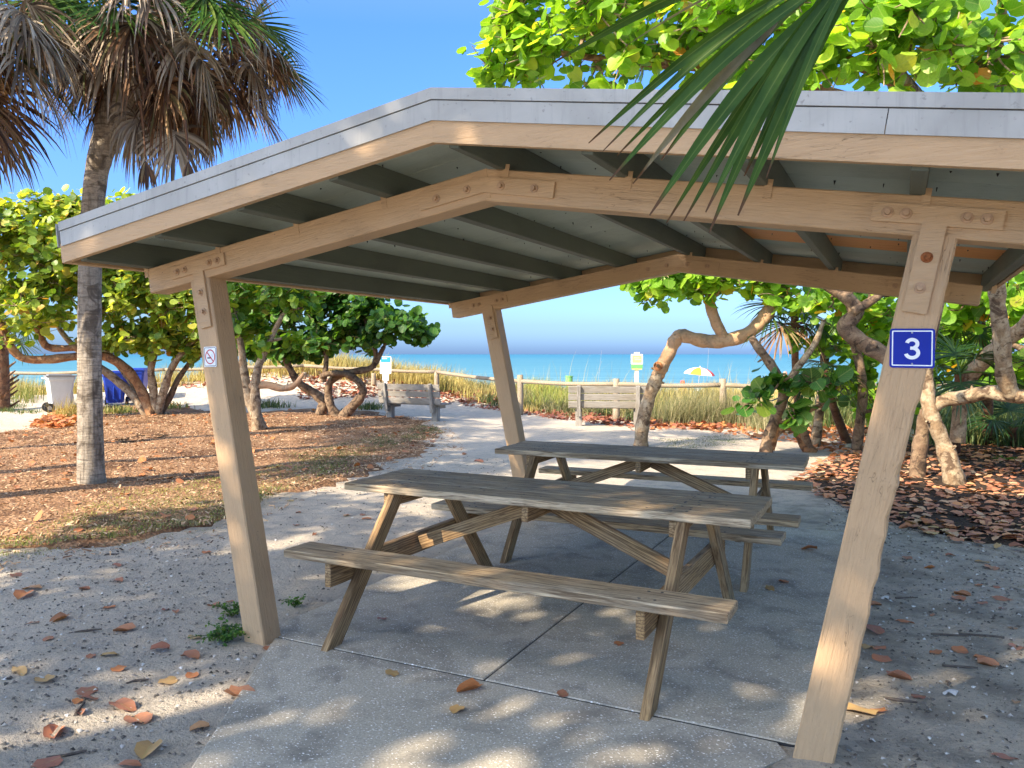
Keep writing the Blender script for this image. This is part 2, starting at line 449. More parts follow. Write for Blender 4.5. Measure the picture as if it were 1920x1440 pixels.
M['palm_bark'] = m_bark("ringed_palm_bark", (0.42, 0.36, 0.285), (0.31, 0.26, 0.20), (0.15, 0.12, 0.09), 6, True)
M['boot'] = m_bark("palm_boots", (0.22, 0.13, 0.08), (0.17, 0.085, 0.05), (0.09, 0.05, 0.035), 8)

def m_sea():
    m = Mat("turquoise_sea")
    v = m.coord("Object", rand=False)
    tc = m.n("TexCoord")
    wv = m.noise(m.coord("Object", (0.16, 1.1, 1.0), False), 0.5, 6, 0.6)
    sep = m.n("SeparateXYZ")
    m.l(tc.outputs["Object"], sep.inputs[0])
    shal = m.rng(sep.outputs[1], 45, 190)
    col = m.mix(shal, (0.15, 0.315, 0.315), (0.075, 0.22, 0.25))
    col = m.mix(m.rng(sep.outputs[1], 200, 900), col, (0.028, 0.165, 0.235))
    col = m.mix(m.rng(sep.outputs[1], 1500, 6000), col, (0.018, 0.115, 0.185))
    col = m.mix(m.rng(m.noise(m.coord("Object", (0.02, 0.2, 1), False), 0.8, 4), 0.42, 0.62, 0, 0.6), col, (0.03, 0.15, 0.21))
    nb = m.bump(wv, 0.5, 0.3)
    return m.bsdf(col, 0.42, nb, 0.25)
M['sea'] = m_sea()

# ------------------------------------------------------------------ mesh helpers
def fast_mesh(name, V, Fc, mat=None, uv=None, smooth=False):
    """V (n,3); Fc (m,k) all faces with k corners"""
    V = np.asarray(V, np.float32)
    Fc = np.asarray(Fc, np.int32)
    me = bpy.data.meshes.new(name)
    m, k = Fc.shape
    me.vertices.add(len(V))
    me.vertices.foreach_set("co", V.ravel())
    me.loops.add(m*k)
    me.loops.foreach_set("vertex_index", Fc.ravel())
    me.polygons.add(m)
    me.polygons.foreach_set("loop_start", np.arange(0, m*k, k, dtype=np.int32))
    me.polygons.foreach_set("loop_total", np.full(m, k, np.int32))
    if smooth:
        me.polygons.foreach_set("use_smooth", np.ones(m, bool))
    if uv is not None:
        l = me.uv_layers.new(name="UVMap")
        l.data.foreach_set("uv", np.asarray(uv, np.float32)[Fc.ravel()].ravel())
    me.update(calc_edges=True)
    if mat:
        me.materials.append(mat)
    return me

class MB:
    """collects faces of any size, then one mesh"""
    def __init__(s):
        s.v, s.f = [], []
    def add(s, vs, fs):
        o = len(s.v)
        s.v += [tuple(v) for v in vs]
        s.f += [tuple(i+o for i in f) for f in fs]
        return s
    def box(s, c, d, rot=None):
        hx, hy, hz = d[0]/2, d[1]/2, d[2]/2
        vs = [Vector((x*hx, y*hy, z*hz)) for x in (-1, 1) for y in (-1, 1) for z in (-1, 1)]
        if rot is not None:
            vs = [rot @ v for v in vs]
        c = Vector(c)
        return s.add([v+c for v in vs], [(0, 1, 3, 2), (4, 6, 7, 5), (0, 4, 5, 1), (2, 3, 7, 6), (0, 2, 6, 4), (1, 5, 7, 3)])
    def cyl(s, a, b, r0, r1=None, n=12, caps=True):
        a, b = Vector(a), Vector(b)
        r1 = r0 if r1 is None else r1
        q = (b-a).to_track_quat('Z', 'Y')
        vs = []
        for p, r in ((a, r0), (b, r1)):
            for i in range(n):
                t = 2*math.pi*i/n
                vs.append(p + q @ Vector((r*math.cos(t), r*math.sin(t), 0)))
        fs = [(i, (i+1) % n, n+(i+1) % n, n+i) for i in range(n)]
        if caps:
            fs += [tuple(range(n-1, -1, -1)), tuple(range(n, 2*n))]
        return s.add(vs, fs)
    def poly(s, pts, y0, y1):
        """outline in (x, z), counter-clockwise seen from -y, extruded along y (y0 is the face towards -y)"""
        n = len(pts)
        vs = [(x, y0, z) for x, z in pts] + [(x, y1, z) for x, z in pts]
        fs = [tuple(range(n)), tuple(range(2*n-1, n-1, -1))]
        fs += [((i+1) % n, i, n+i, n+(i+1) % n) for i in range(n)]
        return s.add(vs, fs)
    def mesh(s, name, mat, smooth=False):
        me = bpy.data.meshes.new(name)
        me.from_pydata(s.v, [], s.f)
        me.update()
        me.materials.append(mat)
        if smooth:
            me.polygons.foreach_set("use_smooth", [True]*len(me.polygons))
        return me

WM = {}
def link(name, me, parent=None, M4=None):
    """links one object; M4 is its world matrix"""
    o = bpy.data.objects.new(name, me)
    COL.objects.link(o)
    M4 = M4 if M4 is not None else Matrix.Identity(4)
    WM[o] = M4
    if parent is not None:
        o.parent = parent
        o.matrix_basis = WM[parent].inverted() @ M4
    else:
        o.matrix_basis = M4
    return o
def tag(o, label=None, cat=None, group=None, kind=None):
    for k, v in (("label", label), ("category", cat), ("group", group), ("kind", kind)):
        if v:
            o[k] = v
    return o
def thing(name, loc, label, cat, group=None, rz=0.0):
    loc = (*loc, 0.0) if len(loc) == 2 else loc
    o = link(name, None, None, Matrix.Translation(loc) @ Matrix.Rotation(rz, 4, 'Z'))
    o.empty_display_size = 0.1
    return tag(o, label, cat, group)
def copy_tree(src, M4, label):
    """a copy of a thing with copies of its parts and their sub-parts"""
    def cp(o, par, m):
        c = o.copy()
        COL.objects.link(c)
        if par is not None:
            c.parent = par
        for ch in o.children:
            cp(ch, c, None)
        return c
    r = cp(src, None, None)
    r.matrix_basis = M4
    WM[r] = M4
    r["label"] = label
    return r

def cbox(L, w, t, b):
    """bevelled box from x=0..L, y +-w/2, z +-t/2 : verts, faces"""
    lo, hi = (0, -w/2, -t/2), (L, w/2, t/2)
    vs, idx = [], {}
    for sx in (0, 1):
        for sy in (0, 1):
            for sz in (0, 1):
                c = [hi[0] if sx else lo[0], hi[1] if sy else lo[1], hi[2] if sz else lo[2]]
                dx, dy, dz = (-b if sx else b), (-b if sy else b), (-b if sz else b)
                idx[sx, sy, sz] = len(vs)
                vs.append((c[0], c[1]+dy, c[2]+dz))
                vs.append((c[0]+dx, c[1], c[2]+dz))
                vs.append((c[0]+dx, c[1]+dy, c[2]))
    fs = []
    g = lambda a, b_, c_, k: idx[a, b_, c_]+k
    for s_ in (0, 1):
        f = [g(s_, 0, 0, 0), g(s_, 1, 0, 0), g(s_, 1, 1, 0), g(s_, 0, 1, 0)]; fs.append(f if s_ else f[::-1])
        f = [g(0, s_, 0, 1), g(0, s_, 1, 1), g(1, s_, 1, 1), g(1, s_, 0, 1)]; fs.append(f if s_ else f[::-1])
        f = [g(0, 0, s_, 2), g(1, 0, s_, 2), g(1, 1, s_, 2), g(0, 1, s_, 2)]; fs.append(f if s_ else f[::-1])
    for a in (0, 1):
        for b2 in (0, 1):
            f = [g(0, a, b2, 1), g(1, a, b2, 1), g(1, a, b2, 2), g(0, a, b2, 2)]; fs.append(f[::-1] if a == b2 else f)
            f = [g(a, 0, b2, 0), g(a, 1, b2, 0), g(a, 1, b2, 2), g(a, 0, b2, 2)]; fs.append(f if a == b2 else f[::-1])
            f = [g(a, b2, 0, 0), g(a, b2, 1, 0), g(a, b2, 1, 1), g(a, b2, 0, 1)]; fs.append(f[::-1] if a == b2 else f)
    for (a, b2, c2), i in idx.items():
        f = (i, i+1, i+2); fs.append(f if (a+b2+c2) % 2 else f[::-1])
    return vs, fs
def board(name, A, B, w, t, up, mat, parent, bev=0.004, sub=None):
    """a plank from A to B: thickness t along up, width w across"""
    A, B, up = Vector(A), Vector(B), Vector(up)
    X = (B-A); L = X.length; X = X/L
    Y = up.cross(X).normalized(); Z = X.cross(Y)
    M4 = Matrix(((X.x, Y.x, Z.x, A.x), (X.y, Y.y, Z.y, A.y), (X.z, Y.z, Z.z, A.z), (0, 0, 0, 1)))
    vs, fs = cbox(L, w, t, bev)
    return link(name, MB().add(vs, fs).mesh(name, mat), parent, M4)

def smooth_path(P, rad, n=4):
    """Catmull-Rom through the points"""
    P = [np.array(p, float) for p in P]
    if len(P) < 3:
        return np.array(P), np.array(rad, float)
    out, ro = [], []
    Q = [2*P[0]-P[1]] + P + [2*P[-1]-P[-2]]
    for i in range(len(P)-1):
        p0, p1, p2, p3 = Q[i:i+4]
        for k in range(n):
            t = k/n
            out.append(0.5*((2*p1)+(-p0+p2)*t+(2*p0-5*p1+4*p2-p3)*t*t+(-p0+3*p1-3*p2+p3)*t**3))
            ro.append(rad[i]+(rad[i+1]-rad[i])*t)
    out.append(P[-1]); ro.append(rad[-1])
    return np.array(out), np.array(ro)
def tube(P, rad, n=8, lump=0.0, cap=True, sub=4):
    """verts, quads, of a tapering limb"""
    P, rad = smooth_path(P, rad, sub)
    m = len(P)
    T = np.gradient(P, axis=0)
    T /= np.linalg.norm(T, axis=1)[:, None]+1e-9
    a = np.array((0, 0, 1.0)) if abs(T[0][2]) < 0.9 else np.array((1.0, 0, 0))
    u = np.cross(T[0], a); u /= np.linalg.norm(u)
    V = []
    ph = RNG.random(6)*6.28
    for i in range(m):
        u = u - T[i]*(u@T[i]); u /= np.linalg.norm(u)+1e-9
        w = np.cross(T[i], u)
        for k in range(n):
            t = 2*math.pi*k/n
            r = rad[i]*(1+lump*(math.sin(2*t+ph[0]+i*0.7)*0.6+math.sin(3*t+ph[1]-i*0.45)*0.5+math.sin(ph[2]+i*1.1)*0.6+math.sin(5*t+ph[3]+i*1.9)*0.35))
            V.append(P[i]+r*(math.cos(t)*u+math.sin(t)*w))
    Fq = [(i*n+k, i*n+(k+1) % n, (i+1)*n+(k+1) % n, (i+1)*n+k) for i in range(m-1) for k in range(n)]
    V = list(V)
    if cap:
        c0 = len(V); V.append(P[0]); V.append(P[-1])
        Fq += [(c0, (k+1) % n, k, k) for k in range(n)]
        Fq += [(c0+1, (m-1)*n+k, (m-1)*n+(k+1) % n, (m-1)*n+(k+1) % n) for k in range(n)]
    Fq = [f if f[2] != f[3] else f[:3] for f in Fq]
    return V, Fq
def rot_from(n, spin):
    """rotation whose z axis is n, turned by spin"""
    n = n/(np.linalg.norm(n)+1e-9)
    a = np.array((0, 0, 1.0)) if abs(n[2]) < 0.95 else np.array((1.0, 0, 0))
    u = np.cross(a, n); u /= np.linalg.norm(u); w = np.cross(n, u)
    c, s_ = math.cos(spin), math.sin(spin)
    x = c*u+s_*w
    return np.stack((x, np.cross(n, x), n), 1)
def scatter(tv, tf, tuv, mats, locs):
    """copies of a triangle template joined: returns V, F, UV"""
    mats, locs = np.asarray(mats), np.asarray(locs)
    V = np.einsum('nij,kj->nki', mats, tv)+locs[:, None, :]
    k = len(tv)
    Fc = tf[None]+(np.arange(len(locs))*k)[:, None, None]
    return V.reshape(-1, 3), Fc.reshape(-1, 3), np.tile(tuv, (len(locs), 1))

# ------------------------------------------------------------------ ground shape
PH = RNG.random((40, 3))*6.28
WK = []
for j in range(22):
    lam = 0.35*1.28**j if j < 14 else 0.5+0.1*j
    an = RNG.random()*6.28
    WK.append((math.cos(an)*6.28/lam, math.sin(an)*6.28/lam, 0.0030*min(lam, 2.0)**0.55))
FR = np.random.default_rng(88)
FOOT = []
for lo, hi, n_ in (((-4.6, -1.6), (-1.5, 3.6), 150), ((-5.5, 3.5), (-1.6, 7.5), 70), ((1.5, 0.2), (3.6, 4.6), 60)):
    FOOT += [(FR.uniform(lo[0], hi[0]), FR.uniform(lo[1], hi[1]), FR.uniform(0.06, 0.13), FR.uniform(0.006, 0.015)) for _ in range(n_)]
def gz(x, y):
    x, y = np.asarray(x, float), np.asarray(y, float)
    dx, dy = x-CAM.x, y-CAM.y
    d = dx*FW.x+dy*FW.y
    l = dx*RT.x+dy*RT.y
    z = np.zeros_like(x)
    for j, (a, b, c) in enumerate(WK):
        z = z+c*np.sin(a*x+b*y+PH[j, 0])
    if x.size > 1:
        near = (d > 0.5) & (d < 12) & (np.abs(l) < 9)
        xn, yn = x[near], y[near]
        q = np.zeros_like(xn)
        for fx, fy, r_, h_ in FOOT:
            e2 = ((xn-fx)**2+(yn-fy)**2)/(r_*r_)
            q += h_*(e2-0.9)*np.exp(-e2*1.3)
        z[near] += q
    sm = lambda a, b, t: np.clip((t-a)/(b-a), 0, 1)**2*(3-2*np.clip((t-a)/(b-a), 0, 1))
    # under the slab the ground lies lower
    ins = sm(-0.30, -0.02, -np.maximum(np.maximum(-1.50-x, x-1.44), np.maximum(-1.5-y, y-4.6))-0.30)
    z = z*(1-ins)-0.006*ins
    # dune and beach
    z = z-1.15*sm(26, 34, d)-1.5*sm(44, 60, d)
    z = z+1.10*np.exp(-((l+5.2)/4.6)**2-((d-28.5)/3.0)**2)+0.28*np.exp(-((d-25.5)/2.5)**2)*sm(-30, -9, -np.abs(l))
    return z
def gz1(x, y):
    return float(gz(np.array([x]), np.array([y]))[0])

# ------------------------------------------------------------------ setting
SOIL = [(1.402, 0.744), (0.700, 4.170), (0.389, 6.124), (0.469, 8.522), (1.280, 11.801), (6.158, 13.569), (4.222, 4.196), (2.502, -0.034), (1.937, -0.844), (1.546, -0.414)]
def make_ground():
    la = np.concatenate((np.linspace(-900, -60, 8), np.linspace(-50, -14, 19), np.arange(-13, -5.2, 0.11), np.arange(-5.1, 3.6, 0.045), np.arange(3.7, 9.01, 0.11), np.linspace(10, 50, 19), np.linspace(60, 900, 8)))
    da = np.concatenate((np.linspace(-500, -30, 6), np.linspace(-20, -2, 10), np.arange(-0.5, 2.4, 0.11), np.arange(2.45, 8.5, 0.05), np.arange(8.6, 13, 0.11), np.arange(13.2, 30, 0.3), np.arange(30.5, 70, 1.5)))
    Lg, Dg = np.meshgrid(la, da)
    X = CAM.x+RT.x*Lg+FW.x*Dg
    Y = CAM.y+RT.y*Lg+FW.y*Dg
    V = np.stack((X, Y, gz(X, Y)), -1).reshape(-1, 3)
    nl, nd = len(la), len(da)
    i = (np.arange(nd-1)[:, None]*nl+np.arange(nl-1)[None]).ravel()
    Fq = np.stack((i, i+1, i+nl+1, i+nl), 1)
    me = fast_mesh("ground", V, Fq, M['sand'], smooth=True)
    me.materials.append(M['soil_sand'])
    fc = V[Fq].mean(1)
    fc[:, 0] += 0.09*np.sin(fc[:, 1]*9+2*np.sin(fc[:, 0]*5))+RNG.normal(0, 0.05, len(fc))
    fc[:, 1] += 0.09*np.sin(fc[:, 0]*8+2*np.sin(fc[:, 1]*6))+RNG.normal(0, 0.05, len(fc))
    poly, ins = np.array(SOIL), np.zeros(len(fc), bool)
    for k in range(len(poly)):
        (x0, y0), (x1, y1) = poly[k], poly[(k+1) % len(poly)]
        ins ^= ((y0 > fc[:, 1]) != (y1 > fc[:, 1])) & (fc[:, 0] < (x1-x0)*(fc[:, 1]-y0)/(y1-y0+1e-12)+x0)
    me.polygons.foreach_set("material_index", ins.astype(np.int32))
    return tag(link("ground", me), kind="structure")
make_ground()

def make_sea():
    """seen from the shore: local y runs out to sea"""
    rz = math.atan2(-FW.x, FW.y)
    V = np.array([(-9000, 40, 0), (9000, 40, 0), (9000, 12000, 0), (-9000, 12000, 0)])
    o = link("sea", fast_mesh("sea", V, np.array([[0, 1, 2, 3]]), M['sea']), None, Matrix.Translation((CAM.x, CAM.y, -1.35)) @ Matrix.Rotation(rz, 4, 'Z'))
    tag(o, kind="structure")
make_sea()

def patch(name, outline, mat, dome=0.03, edge=-0.02, seed=0, kind="structure", ragged=0.16):
    """a thin layer lying on the ground, its ragged edge dipping into the sand"""
    O = np.array(outline, float)
    nxt = np.roll(O, -1, 0)
    pts = []
    for a, b in zip(O, nxt):
        n = max(2, int(np.linalg.norm(b-a)/0.14))
        for k in range(n):
            pts.append(a+(b-a)*k/n)
    pts = np.array(pts)
    rg = np.random.default_rng(seed)
    c = pts.mean(0)
    n = len(pts)
    jit = np.zeros(n)
    for wv, am in ((n/2.2, 0.25), (n/5, 0.45), (n/11, 0.7), (n/24, 1.0)):
        kk = max(1, round(n/ (n/wv)))
        jit += am*ragged*np.sin(np.arange(n)*2*math.pi*round(n/wv*0+wv)/n+rg.random()*6.28)
    jit += rg.normal(0, ragged*0.5, n)
    d = pts-c
    dn = np.linalg.norm(d, axis=1)[:, None]
    rings = np.concatenate((np.linspace(0.06, 0.9, 26), [0.95, 0.98, 1.0]))
    V = [np.array([c[0], c[1], gz1(*c)+dome])]
    for r in rings:
        q = c+d*r+d/dn*jit[:, None]*r**6*0.6
        e = np.linalg.norm(d, axis=1)*(1-r)
        h = edge+(dome-edge)*np.clip(e/0.35, 0, 1)
        V.extend(np.column_stack((q, gz(q[:, 0], q[:, 1])+h)))
    V = np.array(V)
    Fq = []
    for k in range(len(rings)-1):
        b = 1+k*n
        i = np.arange(n)
        Fq.append(np.stack((b+i, b+n+i, b+n+(i+1) % n, b+(i+1) % n), 1))
    Fq = np.concatenate(Fq)[:, ::-1]
    cen = np.stack((np.zeros(n, int), 1+np.arange(n), 1+(np.arange(n)+1) % n, 1+(np.arange(n)+1) % n), 1)
    me = bpy.data.meshes.new(name)
    me.from_pydata(V.tolist(), [], Fq.tolist()+[tuple(f[:3]) for f in cen.tolist()])
    me.update()
    me.materials.append(mat)
    me.polygons.foreach_set("use_smooth", [True]*len(me.polygons))
    # keep normals up
    o = link(name, me)
    return tag(o, kind=kind)
MULCH = [(-5.355, -0.753), (-4.555, 0.615), (-4.049, 1.191), (-3.738, 2.056), (-4.355, 3.796), (-4.321, 5.419), (-4.878, 7.698), (-6.109, 10.416), (-8.004, 12.964), (-10.657, 14.677), (-12.660, 14.067), (-13.465, 12.320), (-16.238, 13.127), (-17.948, 12.218), (-16.243, 9.655), (-14.155, 7.407), (-12.971, 3.393), (-13.344, 0.112)]
patch("mulch_bed", MULCH, M['mulch'], 0.05, -0.02, 3, ragged=0.24)
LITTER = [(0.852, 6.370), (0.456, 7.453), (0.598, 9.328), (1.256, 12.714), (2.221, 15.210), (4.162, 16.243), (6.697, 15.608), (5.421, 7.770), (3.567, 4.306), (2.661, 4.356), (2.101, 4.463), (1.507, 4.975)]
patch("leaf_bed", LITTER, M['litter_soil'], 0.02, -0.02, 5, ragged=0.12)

# slab of shell concrete, cast in panels
slab = tag(link("concrete_slab", None), kind="structure")
def panel(pts, z=0.012):
    mb = MB()
    n = len(pts)
    c = Vector((sum(p[0] for p in pts)/n, sum(p[1] for p in pts)/n, 0))
    b = 0.006
    inn = []
    for i, p in enumerate(pts):
        p0, p1 = Vector(pts[i-1]), Vector(pts[(i+1) % n]); q = Vector(p)
        e = ((p0-q).normalized()+(p1-q).normalized())
        e = e.normalized()*b*1.4 if e.length > 1e-3 else Vector((0, 0))
        inn.append(q+e)
    vs = [(p[0], p[1], -0.12) for p in pts]+[(p[0], p[1], z-b) for p in pts]+[(p[0], p[1], z) for p in inn]
    fs = [tuple(range(2*n, 3*n))]
    for i in range(n):
        j = (i+1) % n
        fs += [(i, j, n+j, n+i), (n+i, n+j, 2*n+j, 2*n+i)]
    mb.add(vs, fs)
    return link("slab_panel", mb.mesh("slab_panel", M['concrete']), slab)
g = 0.004
jm = MB().box((0, 0.11, 0.001), (2.9, 0.014, 0.012)).box((-0.06, 2.28, 0.001), (0.012, 4.35, 0.012))
link("joint", jm.mesh("joint", M['gap']), slab)
panel([(-1.45, 0.115), (-0.06-g, 0.115), (-0.06-g, 4.45), (-1.45, 4.45)])
panel([(-0.06+g, 0.115), (1.40, 0.115), (1.40, 4.45), (-0.06+g, 4.45)], 0.0125)
panel([(-1.33, 0.105), (-0.62, -1.20), (-0.3, -1.75), (1.15, -1.3), (1.21, -0.15), (1.30, 0.02), (1.25, 0.105)], 0.010)

# ------------------------------------------------------------------ picnic shelter
AL = 0.159                      # roof pitch
CA, SA = math.cos(AL), math.sin(AL)
ZP, LB, BD, YD = 2.3987, 2.229, 0.145, 3.640      # beam top at the ridge, beam length, beam depth, distance between frames
PS, PW, TL = 1.8357, 0.1432, 0.2024               # post position on the beam, width, lean
LE = 2.316                                        # roof length down the slope
YF, YR = -0.478, 4.26                             # front and rear edges of the roof
def sl(side, t, n, y):
    return Vector((side*(t*CA+n*SA), y, ZP-t*SA+n*CA))
def sln(side):
    return Vector((side*SA, 0, CA))
shelter = thing("picnic_shelter", (0, YD/2, 0), "open tan timber picnic shelter with low gable roof and leaning posts", "shelter")

def make_post(side, y, gnaw=False):
    w = PW/2
    A = sl(side, PS, -BD+0.012, y)
    L = (A.z+0.06)/math.cos(TL)
    X = Vector((side*math.sin(TL), 0, math.cos(TL)))        # up the post
    B = A-X*L
    Yv = Vector((0, 1, 0)); Z = X.cross(Yv)
    M4 = Matrix(((X.x, Yv.x, Z.x, B.x), (X.y, Yv.y, Z.y, B.y), (X.z, Yv.z, Z.z, B.z), (0, 0, 0, 1)))
    n = 64
    V, Fq = [], []
    c = 0.007
    rg = random.Random(5)
    for i in range(n+1):
        x = L*i/n
        prof = [(0.002+c, -w), (PW-c, -w), (PW, -w+c), (PW, w-c), (PW-c, w), (0.002+c, w), (0.002, w-c), (0.002, -w+c)]
        cut = 0.0
        if gnaw:
            z = x*math.cos(TL)
            for zc, hw, dp in ((1.40, 0.055, 0.020), (1.30, 0.10, 0.016), (1.19, 0.05, 0.026), (1.10, 0.05, 0.017), (1.02, 0.06, 0.028), (0.90, 0.07, 0.016), (0.74, 0.06, 0.012), (0.55, 0.04, 0.006)):
                cut = max(cut, 0.62*dp*max(0, 1-((z-zc)/hw)**2))
            cut += 0.002*rg.random()
        for yy, zz in prof:
            if gnaw and zz*(-1) > 0.03:           # outer edge, towards +x, chewed away
                zz = zz+cut*(1.0 if yy < PW*0.6 else 0.45)
                if yy < 0.03: yy += cut*0.25
            V.append((x, yy, zz))
    for i in range(n):
        for k in range(8):
            Fq.append((i*8+k, i*8+(k+1) % 8, (i+1)*8+(k+1) % 8, (i+1)*8+k))
    Fq.append(tuple(range(7, -1, -1))); Fq.append(tuple(range(n*8, n*8+8)))
    me = MB().add(V, Fq).mesh("post", M['tan'])
    o = link("post", me, shelter, M4)
    return o
# local z of a post points to -x on both sides, so the +x edge is -z
posts = [make_post(-1, 0), make_post(1, 0, True), make_post(-1, YD), make_post(1, YD)]
posts[1]["label"] = "front right post with its outer edge chewed and splintered"

for y in (0, YD):
    board("beam", sl(-1, -0.012, -BD/2, y+0.070), sl(-1, LB, -BD/2, y+0.070), BD, 0.140, (0, -1, 0), M['tan'], shelter, 0.005)
    board("beam", sl(1, 0.0, -BD/2, y+0.072), sl(1, LB, -BD/2, y+0.072), BD, 0.140, (0, -1, 0), M['tan'], shelter, 0.005)

bolt_me = (MB().cyl((0, 0, 0), (0, -0.004, 0), 0.0200, 0.0190, 16).cyl((0, -0.004, 0), (0, -0.020, 0), 0.0120, 0.0108, 6)).mesh("bolt", M['bolt'])
def bolt(parent, p):
    return link("bolt", bolt_me, parent, Matrix.Translation(p) @ Matrix.Rotation(random.random()*3, 4, 'Y'))

def tee(side, y):
    yf = y-0.0115
    nt, nb = -BD/2+0.036, -BD/2-0.032
    ax = Vector((-side*math.sin(TL), 0, -math.cos(TL)))
    px = Vector((math.cos(TL), 0, -side*math.sin(TL)))     # across the stem, towards +x
    t0 = PS-0.01
    root = sl(side, t0, nb, 0)
    end = root+ax*0.315
    hw = 0.039
    ts = (t0+0.205, t0-0.205) if side < 0 else (t0-0.205, t0+0.205)   # left end, right end
    P = [sl(side, ts[0], nb, 0), root-px*hw, end-px*hw, end+px*hw, root+px*hw, sl(side, ts[1], nb, 0), sl(side, ts[1], nt, 0), sl(side, ts[0], nt, 0)]
    o = link("tee_plate", MB().poly([(p.x, p.z) for p in P], yf, y+0.0015).mesh("tee_plate", M['tan']), shelter)
    for t in (-0.155, -0.095, 0.095, 0.155):
        p = sl(side, t0+t, (nt+nb)/2, yf); bolt(o, p)
    for s_ in (0.115, 0.225):
        p = root+ax*s_; b_ = bolt(o, (p.x, yf, p.z))
        if side > 0 and y == 0 and s_ < 0.2:
            b_.data = bolt_me.copy(); b_.data.materials[0] = M['rust']; b_["label"] = "rusty bolt, upper one on the right post"
def ridge_plate(y):
    yf = y-0.0115
    nt, nb = -0.040, -0.112
    P = [sl(-1, 0.36, nb, 0), sl(-1, 0, nb, 0)*1.0, sl(1, 0.36, nb, 0), sl(1, 0.36, nt, 0), sl(1, 0, nt, 0), sl(-1, 0.36, nt, 0)]
    P[1].x = 0; P[4].x = 0
    o = link("ridge_plate", MB().poly([(p.x, p.z) for p in P], yf, y+0.0015).mesh("ridge_plate", M['tan']), shelter)
    for sd in (-1, 1):
        for t in (0.10, 0.265):
            bolt(o, sl(sd, t, (nt+nb)/2, yf))
for y in (0, YD):
    tee(-1, y); tee(1, y); ridge_plate(y)

PT = {-1: (0.53, 1.08, 1.635, 2.205), 1: (0.08, 0.655, 1.215, 1.755, 2.27)}
for sd in (-1, 1):
    Z = Vector((sd*CA, 0, -SA))
    for t in PT[sd]:
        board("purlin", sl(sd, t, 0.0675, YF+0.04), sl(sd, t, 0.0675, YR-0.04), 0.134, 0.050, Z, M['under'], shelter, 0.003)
        for y in (0, YD):
            for s_ in (-0.032,):
                p = sl(sd, t+0.03, -0.012, y-0.0015)
                link("strap", MB().box(p, (0.030, 0.003, 0.075), Matrix.Rotation(sd*AL, 3, 'Y')).mesh("strap", M['tan']), shelter)
    # boards of the roof deck run down the slope
    ys = [YF+0.03]
    while ys[-1] < YR-0.1:
        ys.append(min(YR-0.03, ys[-1]+(0.30 if sd > 0 else 0.61)))
    for a, b in zip(ys, ys[1:]):
        bare = sd > 0 and 2.5 < (a+b)/2 < 3.2
        if bare:
            board("roof_board", sl(sd, 0.01, 0.1435, (a+b)/2), sl(sd, 0.66, 0.1435, (a+b)/2), b-a-0.004, 0.018, sln(sd), M['deck'], shelter, 0.002)
            m = (a+b)/2
            for c_, d_ in ((a, m), (m, b)):
                q = board("roof_board", sl(sd, 0.664, 0.1435, (c_+d_)/2), sl(sd, LE-0.04, 0.1435, (c_+d_)/2), d_-c_-0.004, 0.018, sln(sd), M['orange'], shelter, 0.002)
                q["label"] = "bare orange replacement board in the painted deck"
        else:
            board("roof_board", sl(sd, 0.01, 0.1435, (a+b)/2), sl(sd, LE-0.04, 0.1435, (a+b)/2), b-a-0.004, 0.018, sln(sd), M['deck'], shelter, 0.002)
    board("roof_sheet", sl(sd, 0.03, 0.19, (YF+YR)/2), sl(sd, LE+0.01, 0.19, (YF+YR)/2), YR-YF-0.02, 0.066, sln(sd), M['roof'], shelter, 0.003)

nm_ = MB()
nr = random.Random(17)
for sd in (-1, 1):
    for y in np.arange(YF+0.12, YR-0.1, 0.305):
        for t in np.arange(0.12, LE-0.1, 0.19):
            if nr.random() < 0.55:
                p = sl(sd, t+nr.uniform(-.04, .04), 0.1345, y+nr.uniform(-.03, .03))
                nm_.cyl(p, p-sln(sd)*nr.uniform(0.004, 0.018), nr.uniform(0.0025, 0.006), 0.0015, 6)
nt_ = link("nail_tips", nm_.mesh("nail_tips", M['nail']), shelter)
nt_["kind"] = "stuff"

